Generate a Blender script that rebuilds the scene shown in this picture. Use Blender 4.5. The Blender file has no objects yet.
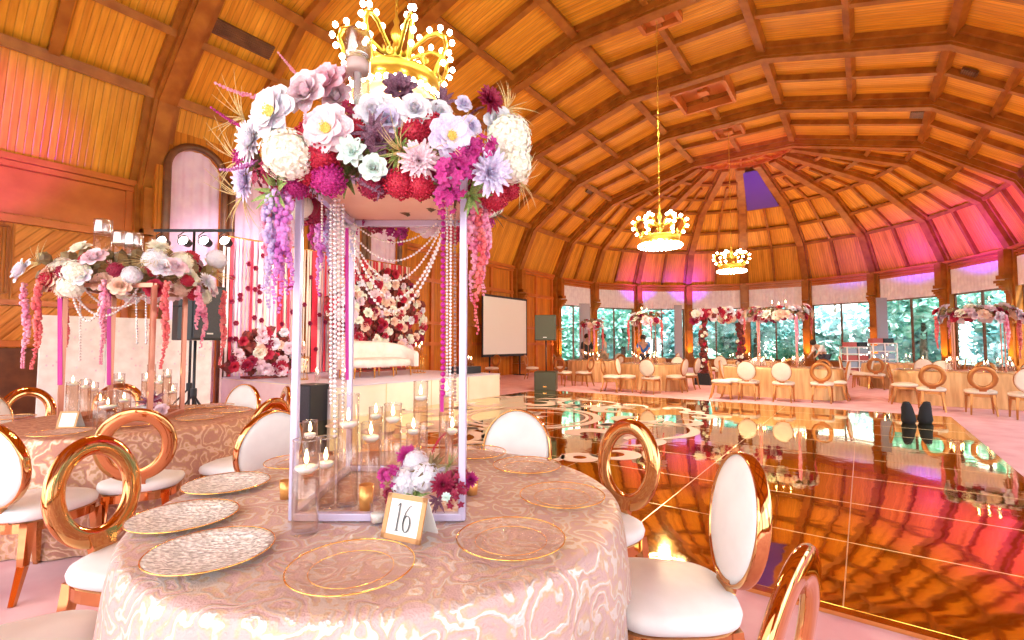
import bpy, math, random
from math import sin, cos, pi, radians as R, sqrt, atan2
from mathutils import Vector, Matrix, noise
random.seed(7)
S = bpy.context.scene
C = S.collection

# ---------------------------------------------------------------- camera, world, exposure
cam_d = bpy.data.cameras.new('camera')
cam_d.sensor_width = 36.0
cam_d.lens = 480.0 / 1024.0 * 36.0
cam_d.clip_start = 0.02
cam_d.clip_end = 300
cam = bpy.data.objects.new('camera', cam_d)
C.objects.link(cam)
cam.location = (0, 0, 1.375)
cam.rotation_euler = (R(90) + math.atan(24 / 480), 0, R(36.1))
S.camera = cam
S.view_settings.view_transform = 'Standard'
S.view_settings.look = 'None'
S.view_settings.gamma = 1
S.view_settings.use_curve_mapping = False
S.view_settings.exposure = 0.36
S.cycles.use_denoising = True
S.cycles.max_bounces = 8
S.cycles.diffuse_bounces = 4
S.cycles.glossy_bounces = 5
S.cycles.transmission_bounces = 8
S.cycles.transparent_max_bounces = 24
S.cycles.sample_clamp_indirect = 6
S.cycles.caustics_reflective = False
S.cycles.caustics_refractive = False

W = bpy.data.worlds.new('world')
S.world = W
W.use_nodes = True
wn = W.node_tree
bg = wn.nodes['Background']
tc = wn.nodes.new('ShaderNodeTexCoord')
sx = wn.nodes.new('ShaderNodeSeparateXYZ')
rp = wn.nodes.new('ShaderNodeValToRGB')
rp.color_ramp.elements[0].position = 0.0
rp.color_ramp.elements[0].color = (1.0, 0.97, 0.94, 1)
rp.color_ramp.elements[1].position = 0.7
rp.color_ramp.elements[1].color = (0.62, 0.84, 1.0, 1)
wn.links.new(tc.outputs['Generated'], sx.inputs[0])
wn.links.new(sx.outputs['Z'], rp.inputs[0])
wn.links.new(rp.outputs[0], bg.inputs['Color'])
bg.inputs['Strength'].default_value = 3.4


def lamp(kind, name, loc, energy, color, size=0.05, aim=None, spot=60, blend=0.6, size_y=None):
    d = bpy.data.lights.new(name, kind)
    d.energy = energy
    d.color = color
    if kind == 'AREA':
        d.size = size
        if size_y:
            d.shape = 'RECTANGLE'
            d.size_y = size_y
    else:
        d.shadow_soft_size = size
    if kind == 'SPOT':
        d.spot_size = R(spot)
        d.spot_blend = blend
    o = bpy.data.objects.new(name, d)
    C.objects.link(o)
    o.location = loc
    if aim is not None:
        o.rotation_euler = (Vector(aim) - Vector(loc)).to_track_quat('-Z', 'Y').to_euler()
    return o


# room numbers (metres): room axis runs along +Y, barrel vault closed by a nine-sided half dome
X0, YC, HW = -3.86, 21.37, 9.0
PROF = [(9.0, 4.83), (8.13, 6.68), (5.80, 8.39), (1.94, 9.44)]
RIBY = [0.2, 3.7, 7.25, 10.78, 14.31, 17.84, 21.37]
YBACK = -3.3

lamp('SUN', 'sun', (8, -8, 20), 8.5, (0.95, 1.0, 0.98), 0.02, (3, 2, 8))
WARM = (1.0, 0.66, 0.36)
# added indoor area fills, standing in for daylight from back and side windows
lamp('AREA', 'daylight_fill_back', (-3.2, -2.6, 3.4), 170, (1.0, 0.93, 0.88), 9, (-3.6, 6, 1.6), size_y=3)
lamp('AREA', 'daylight_fill_side', (4.6, 5.0, 2.6), 150, (0.86, 0.93, 1.0), 11, (-4, 6, 1.0), size_y=2)
# chandeliers
for (x, y, z, e) in ((-3.88, 3.23, 3.72, 60), (-3.80, 11.15, 3.50, 380), (-3.80, 18.9, 3.85, 420)):
    lamp('POINT', 'chandelier_glow', (x, y, z), e, (1.0, 0.74, 0.46), 0.12)
# up-lights washing the vault from the tops of the columns
for y in RIBY[1:-1]:
    for sgn in (-1, 1):
        lamp('SPOT', 'vault_uplight', (X0 + sgn * 7.6, y, 3.6), 80 if y < 8 and sgn < 0 else 125, (1.0, 0.34, 0.14) if y < 8 and sgn < 0 else (1.0, 0.50, 0.20), 0.1, (X0 + sgn * 2.0, y, 9.4), 130, 0.9)
for k in range(10):
    a = R(20 * k)
    mag = k <= 3
    col = (0.26, 0.0, 1.0) if mag else (1.0, 0.55, 0.24)
    lamp('SPOT', 'dome_uplight', (X0 + 7.9 * cos(a), YC + 7.9 * sin(a), 3.5), 170, (1.0, 0.55, 0.24), 0.1,
         (X0 + 3.5 * cos(a), YC + 3.5 * sin(a), 9.0), 110, 0.9)
    if mag:
        lamp('SPOT', 'magenta_wash', (X0 + 6.2 * cos(a), YC + 6.2 * sin(a), 3.9), (1700, 1900, 1200, 350)[k], (0.17, 0.0, 1.0), 0.1,
             (X0 + 8.5 * cos(a + 0.12), YC + 8.5 * sin(a + 0.12), 6.0), 80, 1.0)
for k in (6, 7):
    a = R(20 * k)
    lamp('SPOT', 'violet_wash', (X0 + 6.6 * cos(a), YC + 6.6 * sin(a), 3.1), 900, (0.26, 0.02, 1.0), 0.1,
         (X0 + 8.8 * cos(a), YC + 8.8 * sin(a), 5.5), 66, 1.0)
lamp('SPOT', 'ribbon_wash', (-9.2, 4.7, 4.4), 420, (1.0, 0.78, 0.88), 0.15, (-12.0, 5.6, 2.6), 85, 0.9)
lamp('SPOT', 'magenta_left', (-8.2, -0.8, 2.2), 2400, (0.28, 0.0, 0.9), 0.1, (-12.6, 0.75, 4.9), 36, 0.6)
lamp('SPOT', 'magenta_ridge', (-3.0, 18.5, 4.4), 700, (0.34, 0.0, 1.0), 0.1, (-3.6, 22.6, 9.6), 55, 0.7)
lamp('SPOT', 'stage_wash', (-5.6, 6.6, 4.6), 640, (1.0, 0.88, 0.76), 0.25, (-9.8, 7.4, 1.0), 80, 0.8)
lamp('SPOT', 'hall_wash', (-3.0, 9.0, 7.4), 1500, (1.0, 0.84, 0.66), 0.5, (-3.2, 15.5, 0.4), 95, 0.9)
for k in range(10):
    a = R(20 * k)
    lamp('SPOT', 'column_glow', (X0 + 8.2 * cos(a), YC + 8.2 * sin(a), 0.5), 200, (1.0, 0.55, 0.14), 0.06, (X0 + 8.7 * cos(a), YC + 8.7 * sin(a), 1.6), 60, 0.8)


# ---------------------------------------------------------------- materials
def nodes(name):
    m = bpy.data.materials.new(name)
    m.use_nodes = True
    n = m.node_tree
    return m, n, n.nodes['Principled BSDF']


def mat(name, col, rough=0.5, metal=0.0, spec=0.5, trans=0.0, emit=None, es=0.0, sub=0.0, coat=0.0, alpha=1.0, ior=1.45):
    m, n, b = nodes(name)
    b.inputs['Base Color'].default_value = (*col, 1)
    b.inputs['Roughness'].default_value = rough
    b.inputs['Metallic'].default_value = metal
    b.inputs['Specular IOR Level'].default_value = spec
    b.inputs['Transmission Weight'].default_value = trans
    b.inputs['Coat Weight'].default_value = coat
    b.inputs['IOR'].default_value = ior
    b.inputs['Alpha'].default_value = alpha
    if sub:
        b.inputs['Subsurface Weight'].default_value = sub
        b.inputs['Subsurface Scale'].default_value = 0.02
    if emit:
        b.inputs['Emission Color'].default_value = (*emit, 1)
        b.inputs['Emission Strength'].default_value = es
    return m


def add(n, t, **kw):
    x = n.nodes.new(t)
    for k, v in kw.items():
        setattr(x, k, v)
    return x


def noisy(name, c1, c2, scale=6, rough=0.6, metal=0.0, bump=0.0, bscale=None, coords='Object', detail=4, stretch=None, spec=0.5, sub=0):
    m, n, b = nodes(name)
    t = add(n, 'ShaderNodeTexCoord')
    src = t.outputs[coords]
    if stretch:
        mp = add(n, 'ShaderNodeMapping')
        mp.inputs['Scale'].default_value = stretch
        n.links.new(src, mp.inputs[0])
        src = mp.outputs[0]
    no = add(n, 'ShaderNodeTexNoise')
    no.inputs['Scale'].default_value = scale
    no.inputs['Detail'].default_value = detail
    n.links.new(src, no.inputs['Vector'])
    r = add(n, 'ShaderNodeValToRGB')
    r.color_ramp.elements[0].position = 0.35
    r.color_ramp.elements[1].position = 0.65
    r.color_ramp.elements[0].color = (*c1, 1)
    r.color_ramp.elements[1].color = (*c2, 1)
    n.links.new(no.outputs['Fac'], r.inputs[0])
    n.links.new(r.outputs[0], b.inputs['Base Color'])
    b.inputs['Roughness'].default_value = rough
    b.inputs['Metallic'].default_value = metal
    b.inputs['Specular IOR Level'].default_value = spec
    if bump:
        bp = add(n, 'ShaderNodeBump')
        bp.inputs['Strength'].default_value = bump
        bp.inputs['Distance'].default_value = 0.02
        if bscale:
            n2 = add(n, 'ShaderNodeTexNoise')
            n2.inputs['Scale'].default_value = bscale
            n.links.new(src, n2.inputs['Vector'])
            n.links.new(n2.outputs['Fac'], bp.inputs['Height'])
        else:
            n.links.new(no.outputs['Fac'], bp.inputs['Height'])
        n.links.new(bp.outputs[0], b.inputs['Normal'])
    if sub:
        b.inputs['Subsurface Weight'].default_value = sub
        b.inputs['Subsurface Scale'].default_value = 0.02
    return m


def wood_boards(name, c1, c2, board=0.09, axis=0, rot=0.0, rough=0.38):
    """beadboard: grooves every `board` metres across UV axis, streaky grain along it"""
    m, n, b = nodes(name)
    uv = add(n, 'ShaderNodeUVMap')
    mp = add(n, 'ShaderNodeMapping')
    mp.inputs['Rotation'].default_value = (0, 0, rot)
    n.links.new(uv.outputs[0], mp.inputs[0])
    sp = add(n, 'ShaderNodeSeparateXYZ')
    n.links.new(mp.outputs[0], sp.inputs[0])
    dv = add(n, 'ShaderNodeMath', operation='DIVIDE')
    n.links.new(sp.outputs[axis], dv.inputs[0])
    dv.inputs[1].default_value = board
    fr = add(n, 'ShaderNodeMath', operation='FRACT')
    n.links.new(dv.outputs[0], fr.inputs[0])
    fl = add(n, 'ShaderNodeMath', operation='FLOOR')
    n.links.new(dv.outputs[0], fl.inputs[0])
    pp = add(n, 'ShaderNodeMath', operation='PINGPONG')
    n.links.new(fr.outputs[0], pp.inputs[0])
    pp.inputs[1].default_value = 0.5
    gr = add(n, 'ShaderNodeMapRange')
    n.links.new(pp.outputs[0], gr.inputs[0])
    gr.inputs[1].default_value = 0.0
    gr.inputs[2].default_value = 0.13
    wno = add(n, 'ShaderNodeTexWhiteNoise', noise_dimensions='1D')
    n.links.new(fl.outputs[0], wno.inputs['W'])
    st = add(n, 'ShaderNodeMapping')
    st.inputs['Scale'].default_value = (9, 0.7, 1) if axis == 0 else (0.7, 9, 1)
    n.links.new(mp.outputs[0], st.inputs[0])
    no = add(n, 'ShaderNodeTexNoise')
    no.inputs['Scale'].default_value = 2.2
    no.inputs['Detail'].default_value = 5
    n.links.new(st.outputs[0], no.inputs['Vector'])
    mx = add(n, 'ShaderNodeMath', operation='MULTIPLY_ADD')
    n.links.new(wno.outputs['Value'], mx.inputs[0])
    mx.inputs[1].default_value = 0.35
    n.links.new(no.outputs['Fac'], mx.inputs[2])
    r = add(n, 'ShaderNodeValToRGB')
    r.color_ramp.elements[0].position = 0.35
    r.color_ramp.elements[1].position = 0.95
    r.color_ramp.elements[0].color = (*c1, 1)
    r.color_ramp.elements[1].color = (*c2, 1)
    n.links.new(mx.outputs[0], r.inputs[0])
    mm = add(n, 'ShaderNodeMix', data_type='RGBA', blend_type='MULTIPLY')
    n.links.new(r.outputs[0], mm.inputs['A'])
    gm = add(n, 'ShaderNodeMapRange')
    n.links.new(gr.outputs[0], gm.inputs[0])
    gm.inputs[3].default_value = 0.68
    n.links.new(gm.outputs[0], mm.inputs['B'])
    mm.inputs['Factor'].default_value = 1
    n.links.new(mm.outputs['Result'], b.inputs['Base Color'])
    bp = add(n, 'ShaderNodeBump')
    bp.inputs['Strength'].default_value = 0.6
    bp.inputs['Distance'].default_value = 0.01
    n.links.new(gr.outputs[0], bp.inputs['Height'])
    n.links.new(bp.outputs[0], b.inputs['Normal'])
    b.inputs['Roughness'].default_value = rough
    b.inputs['Specular IOR Level'].default_value = 0.28
    return m


M = {}
M['board'] = wood_boards('varnished beadboard', (0.60, 0.20, 0.010), (0.92, 0.40, 0.035), 0.11, 0)
M['board_v'] = wood_boards('wall beadboard', (0.48, 0.14, 0.014), (0.76, 0.27, 0.03), 0.13, 0)
M['board_d'] = wood_boards('diagonal boards', (0.48, 0.14, 0.02), (0.85, 0.34, 0.06), 0.15, 0, R(40))
M['wood'] = noisy('varnished beam wood', (0.30, 0.085, 0.010), (0.44, 0.15, 0.02), 3, 0.36, bump=0.05, stretch=(1, 1, 1), spec=0.25)
M['wood_red'] = noisy('red panel wood', (0.52, 0.13, 0.022), (0.66, 0.19, 0.035), 2, 0.35)
M['wood_dark'] = noisy('dark wood', (0.13, 0.045, 0.02), (0.22, 0.08, 0.03), 4, 0.4)
M['carpet'] = noisy('pink carpet', (0.80, 0.41, 0.45), (0.90, 0.54, 0.57), 3, 0.95, bump=0.25, bscale=400)
M['curtain'] = noisy('lilac drape', (0.84, 0.58, 0.84), (0.94, 0.72, 0.92), 3, 0.8)
M['valance'] = noisy('valance cloth', (0.84, 0.76, 0.86), (0.94, 0.88, 0.96), 5, 0.8)
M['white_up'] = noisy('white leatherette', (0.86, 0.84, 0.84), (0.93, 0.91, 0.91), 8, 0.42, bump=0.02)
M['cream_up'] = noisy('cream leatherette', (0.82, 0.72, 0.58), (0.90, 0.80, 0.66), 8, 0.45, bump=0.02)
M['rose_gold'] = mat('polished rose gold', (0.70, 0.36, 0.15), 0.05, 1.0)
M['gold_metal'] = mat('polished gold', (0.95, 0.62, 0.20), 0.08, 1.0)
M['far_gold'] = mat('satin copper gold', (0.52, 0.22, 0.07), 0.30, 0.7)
M['frame_white'] = mat('pale lilac lacquer', (0.60, 0.54, 0.76), 0.25, 0.15)
M['copper'] = mat('copper post', (0.54, 0.22, 0.15), 0.3, 0.6)
M['chand_gold'] = mat('chandelier gilt', (0.92, 0.66, 0.10), 0.28, 0.8)
M['bulb'] = mat('lit bulb', (1, 1, 1), 0.3, emit=(1.0, 0.93, 0.72), es=26)
M['flame'] = mat('candle flame', (1, 0.9, 0.6), 0.5, emit=(1.0, 0.72, 0.34), es=22)
M['wax'] = mat('white wax', (0.95, 0.92, 0.88), 0.45, sub=0.3)
M['black'] = mat('black plastic', (0.020, 0.022, 0.030), 0.45)
M['black_cloth'] = mat('black cloth', (0.02, 0.02, 0.025), 0.85)
M['grille'] = noisy('speaker grille', (0.03, 0.035, 0.05), (0.06, 0.07, 0.10), 90, 0.5)
M['screen'] = mat('projection screen', (0.90, 0.90, 0.90), 0.7)
M['white_panel'] = noisy('white textured panel', (0.80, 0.76, 0.72), (0.95, 0.92, 0.88), 5, 0.7, bump=0.1, bscale=14)
M['white'] = mat('white paint', (0.92, 0.90, 0.88), 0.5)
M['paper'] = mat('white card', (0.93, 0.92, 0.90), 0.7)
M['ink'] = mat('grey ink', (0.12, 0.12, 0.13), 0.7)
M['stage_white'] = noisy('stage laminate', (0.92, 0.80, 0.60), (0.98, 0.88, 0.70), 1.5, 0.4)
M['stage_end'] = noisy('stage end laminate', (0.86, 0.70, 0.74), (0.94, 0.80, 0.84), 3, 0.6)
M['sofa'] = noisy('ivory sofa leather', (0.74, 0.60, 0.55), (0.84, 0.72, 0.66), 6, 0.4)
M['vinyl'] = mat('pale vinyl decal', (0.98, 0.80, 0.68), 0.5)
M['purple'] = mat('violet lit vent cloth', (0.13, 0.05, 0.42), 0.8)  # violet of the light on the cloth, put into its colour
M['peach_board'] = noisy('satin peach board', (0.85, 0.44, 0.28), (0.95, 0.62, 0.46), 3, 0.35)


def glass_mat(name, tint=(1, 1, 1), clear=0.86, rough=0.03):
    """thin clear glass: mostly lets light pass, some mirror at grazing angles"""
    m = bpy.data.materials.new(name)
    m.use_nodes = True
    n = m.node_tree
    n.nodes.remove(n.nodes['Principled BSDF'])
    out = n.nodes['Material Output']
    tr = add(n, 'ShaderNodeBsdfTransparent')
    tr.inputs[0].default_value = (*tint, 1)
    gl = add(n, 'ShaderNodeBsdfGlossy')
    gl.inputs['Roughness'].default_value = rough
    fr = add(n, 'ShaderNodeLayerWeight')
    fr.inputs[0].default_value = 0.25
    mr = add(n, 'ShaderNodeMapRange')
    n.links.new(fr.outputs['Facing'], mr.inputs[0])
    mr.inputs[3].default_value = 1 - clear
    mr.inputs[4].default_value = 0.70
    mr.inputs[1].default_value = 0.25
    mi = add(n, 'ShaderNodeMixShader')
    n.links.new(mr.outputs[0], mi.inputs[0])
    n.links.new(tr.outputs[0], mi.inputs[1])
    n.links.new(gl.outputs[0], mi.inputs[2])
    n.links.new(mi.outputs[0], out.inputs['Surface'])
    return m


M['glass'] = glass_mat('clear glass', (0.995, 0.985, 0.985), 0.95)
M['pane'] = glass_mat('window pane', (0.96, 0.99, 1.0), 0.96)
M['water'] = glass_mat('water', (0.97, 0.86, 0.76), 0.92)
M['crystal'] = glass_mat('cut crystal', (1, 1, 1), 0.55, 0.12)
M['amber'] = mat('gold mercury glass', (0.85, 0.42, 0.13), 0.3, 0.6, emit=(1.0, 0.45, 0.1), es=0.0)


def plate_material(name, sparkle, tint):
    """hammered glass charger: clear body with reflections painted as leaf flecks"""
    m, n, b = nodes(name)
    b.inputs['Base Color'].default_value = (*tint, 1)
    b.inputs['Metallic'].default_value = 0.2
    b.inputs['Roughness'].default_value = 0.22
    t = add(n, 'ShaderNodeTexCoord')
    v = add(n, 'ShaderNodeTexVoronoi')
    v.inputs['Scale'].default_value = 70
    n.links.new(t.outputs['Object'], v.inputs['Vector'])
    bp = add(n, 'ShaderNodeBump')
    bp.inputs['Strength'].default_value = 0.9
    bp.inputs['Distance'].default_value = 0.01
    n.links.new(v.outputs['Distance'], bp.inputs['Height'])
    n.links.new(bp.outputs[0], b.inputs['Normal'])
    tr = add(n, 'ShaderNodeBsdfTransparent')
    tr.inputs[0].default_value = (0.99, 0.95, 0.93, 1)
    mi = add(n, 'ShaderNodeMixShader')
    no = add(n, 'ShaderNodeTexNoise')
    no.inputs['Scale'].default_value = 55
    n.links.new(t.outputs['Object'], no.inputs['Vector'])
    mr = add(n, 'ShaderNodeMapRange')
    n.links.new(no.outputs['Fac'], mr.inputs[0])
    mr.inputs[1].default_value = 0.35
    mr.inputs[2].default_value = 0.62
    mr.inputs[3].default_value = sparkle * 0.55
    mr.inputs[4].default_value = sparkle
    n.links.new(mr.outputs[0], mi.inputs[0])
    n.links.new(tr.outputs[0], mi.inputs[1])
    n.links.new(b.outputs[0], mi.inputs[2])
    n.links.new(mi.outputs[0], n.nodes['Material Output'].inputs['Surface'])
    return m


M['plate'] = plate_material('glint painted glass charger', 1.0, (1.0, 0.97, 0.93))  # bright reflections painted into the glass as pale flecks
M['plate_clear'] = plate_material('clear glass charger', 0.26, (1.0, 0.80, 0.70))


def cloth_material(name, pink, silver, gold, curl=7.0, sheen=0.55):
    """champagne cloth with scrolling sequin embroidery"""
    m, n, b = nodes(name)
    t = add(n, 'ShaderNodeTexCoord')
    no = add(n, 'ShaderNodeTexNoise')
    no.inputs['Scale'].default_value = curl
    no.inputs['Detail'].default_value = 1.5
    n.links.new(t.outputs['Object'], no.inputs['Vector'])
    mx = add(n, 'ShaderNodeMix', data_type='RGBA')
    mx.inputs['Factor'].default_value = 0.22
    n.links.new(t.outputs['Object'], mx.inputs['A'])
    n.links.new(no.outputs['Color'], mx.inputs['B'])
    vo = add(n, 'ShaderNodeTexVoronoi', feature='F1')
    vo.inputs['Scale'].default_value = 9.0
    n.links.new(mx.outputs['Result'], vo.inputs['Vector'])
    fq = add(n, 'ShaderNodeMath', operation='MULTIPLY')
    n.links.new(vo.outputs['Distance'], fq.inputs[0])
    fq.inputs[1].default_value = 3.0
    n3 = add(n, 'ShaderNodeTexNoise')
    n3.inputs['Scale'].default_value = 22
    n3.inputs['Detail'].default_value = 2
    n.links.new(t.outputs['Object'], n3.inputs['Vector'])
    sm = add(n, 'ShaderNodeMath', operation='MULTIPLY_ADD')
    n.links.new(n3.outputs['Fac'], sm.inputs[0])
    sm.inputs[1].default_value = 1.3
    n.links.new(fq.outputs[0], sm.inputs[2])
    pg = add(n, 'ShaderNodeMath', operation='PINGPONG')
    n.links.new(sm.outputs[0], pg.inputs[0])
    pg.inputs[1].default_value = 0.5
    wv = add(n, 'ShaderNodeMath', operation='MULTIPLY')
    n.links.new(pg.outputs[0], wv.inputs[0])
    wv.inputs[1].default_value = 2.0
    r = add(n, 'ShaderNodeValToRGB')
    e = r.color_ramp.elements
    e[0].position = 0.30
    e[0].color = (*pink, 1)
    e[1].position = 0.80
    e[1].color = (*silver, 1)
    g = e.new(0.62)
    g.color = (*gold, 1)
    n.links.new(wv.outputs[0], r.inputs[0])
    n.links.new(r.outputs[0], b.inputs['Base Color'])
    mr = add(n, 'ShaderNodeMapRange')
    mr.inputs[1].default_value = 0.55
    mr.inputs[2].default_value = 0.8
    mr.inputs[3].default_value = 0.05
    mr.inputs[4].default_value = 0.75
    n.links.new(wv.outputs[0], mr.inputs[0])
    n.links.new(mr.outputs[0], b.inputs['Metallic'])
    v = add(n, 'ShaderNodeTexVoronoi')
    v.inputs['Scale'].default_value = 160
    n.links.new(t.outputs['Object'], v.inputs['Vector'])
    ad = add(n, 'ShaderNodeMath', operation='MULTIPLY_ADD')
    n.links.new(v.outputs['Distance'], ad.inputs[0])
    ad.inputs[1].default_value = 0.5
    n.links.new(wv.outputs[0], ad.inputs[2])
    bp = add(n, 'ShaderNodeBump')
    bp.inputs['Strength'].default_value = 0.40
    bp.inputs['Distance'].default_value = 0.008
    n.links.new(ad.outputs[0], bp.inputs['Height'])
    n.links.new(bp.outputs[0], b.inputs['Normal'])
    b.inputs['Roughness'].default_value = 0.46
    return m


M['cloth'] = cloth_material('champagne sequin cloth', (0.62, 0.42, 0.41), (0.80, 0.75, 0.74), (0.66, 0.47, 0.30))
M['cloth_b'] = cloth_material('rose gold sequin cloth', (0.52, 0.24, 0.17), (0.74, 0.50, 0.38), (0.60, 0.34, 0.17))
M['cloth_far'] = noisy('gold satin cloth', (0.56, 0.30, 0.12), (0.80, 0.48, 0.22), 4, 0.4, metal=0.25, stretch=(3, 3, 0.3))


def petal_mat(name, base, tip, sub=0.15, rough=0.6):
    return noisy(name, base, tip, 12, rough, sub=sub)


F = {
    'white': petal_mat('white petals', (0.78, 0.72, 0.82), (0.90, 0.87, 0.93)),
    'blush': petal_mat('blush petals', (0.84, 0.56, 0.66), (0.90, 0.74, 0.80)),
    'pink': petal_mat('pink petals', (0.86, 0.42, 0.56), (0.92, 0.62, 0.70)),
    'cream': petal_mat('cream petals', (0.90, 0.84, 0.70), (0.95, 0.92, 0.84)),
    'peach': petal_mat('peach petals', (0.88, 0.52, 0.40), (0.93, 0.70, 0.58)),
    'mint': petal_mat('mint rosette', (0.62, 0.78, 0.74), (0.84, 0.92, 0.88)),
    'lilac': petal_mat('lilac petals', (0.64, 0.54, 0.80), (0.84, 0.76, 0.92)),
    'red': petal_mat('red petals', (0.38, 0.008, 0.03), (0.60, 0.02, 0.07)),
    'burgundy': petal_mat('burgundy petals', (0.20, 0.005, 0.035), (0.40, 0.01, 0.07)),
    'magenta': petal_mat('magenta petals', (0.36, 0.01, 0.15), (0.60, 0.03, 0.30)),
    'plum': petal_mat('plum leaves', (0.11, 0.03, 0.07), (0.30, 0.14, 0.22)),
    'green': petal_mat('green leaves', (0.12, 0.20, 0.05), (0.36, 0.46, 0.12)),
    'olive': petal_mat('dusky leaves', (0.14, 0.08, 0.04), (0.28, 0.20, 0.08)),
    'yellow': petal_mat('yellow stamens', (0.80, 0.50, 0.06), (0.95, 0.74, 0.20)),
    'amar_p': petal_mat('purple amaranth', (0.48, 0.08, 0.42), (0.78, 0.36, 0.74)),
    'amar_l': petal_mat('lilac amaranth', (0.44, 0.32, 0.62), (0.70, 0.58, 0.80)),
    'amar_k': petal_mat('pink amaranth', (0.76, 0.16, 0.32), (0.92, 0.46, 0.56)),
    'amar_r': petal_mat('red amaranth', (0.60, 0.06, 0.09), (0.82, 0.22, 0.20)),
    'grass': petal_mat('dried grass', (0.62, 0.42, 0.16), (0.82, 0.66, 0.34)),
}
M['pearl'] = mat('pearl beads', (0.93, 0.80, 0.80), 0.18, 0.15)
M['crystal_bead'] = mat('crystal beads', (0.92, 0.90, 0.95), 0.10, 0.55)
M['fuchsia_bead'] = mat('fuchsia beads', (0.50, 0.01, 0.28), 0.3)
M['brown_bead'] = mat('smoky beads', (0.45, 0.28, 0.24), 0.2, 0.3)
M['ribbon_f'] = mat('fuchsia ribbon', (0.45, 0.01, 0.24), 0.5)


def floor_mirror():
    m, n, b = nodes('mirrored gold panel')
    t = add(n, 'ShaderNodeTexCoord')
    no = add(n, 'ShaderNodeTexNoise')
    no.inputs['Scale'].default_value = 1.6
    no.inputs['Detail'].default_value = 3
    n.links.new(t.outputs['Object'], no.inputs['Vector'])
    bp = add(n, 'ShaderNodeBump')
    bp.inputs['Strength'].default_value = 0.05
    bp.inputs['Distance'].default_value = 0.05
    n.links.new(no.outputs['Fac'], bp.inputs['Height'])
    n.links.new(bp.outputs[0], b.inputs['Normal'])
    b.inputs['Base Color'].default_value = (0.86, 0.72, 0.28, 1)
    b.inputs['Metallic'].default_value = 1.0
    b.inputs['Roughness'].default_value = 0.035
    return m


M['mirror'] = floor_mirror()
M['seam'] = mat('brass seam', (1.0, 0.74, 0.42), 0.3, 0.6)


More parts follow.
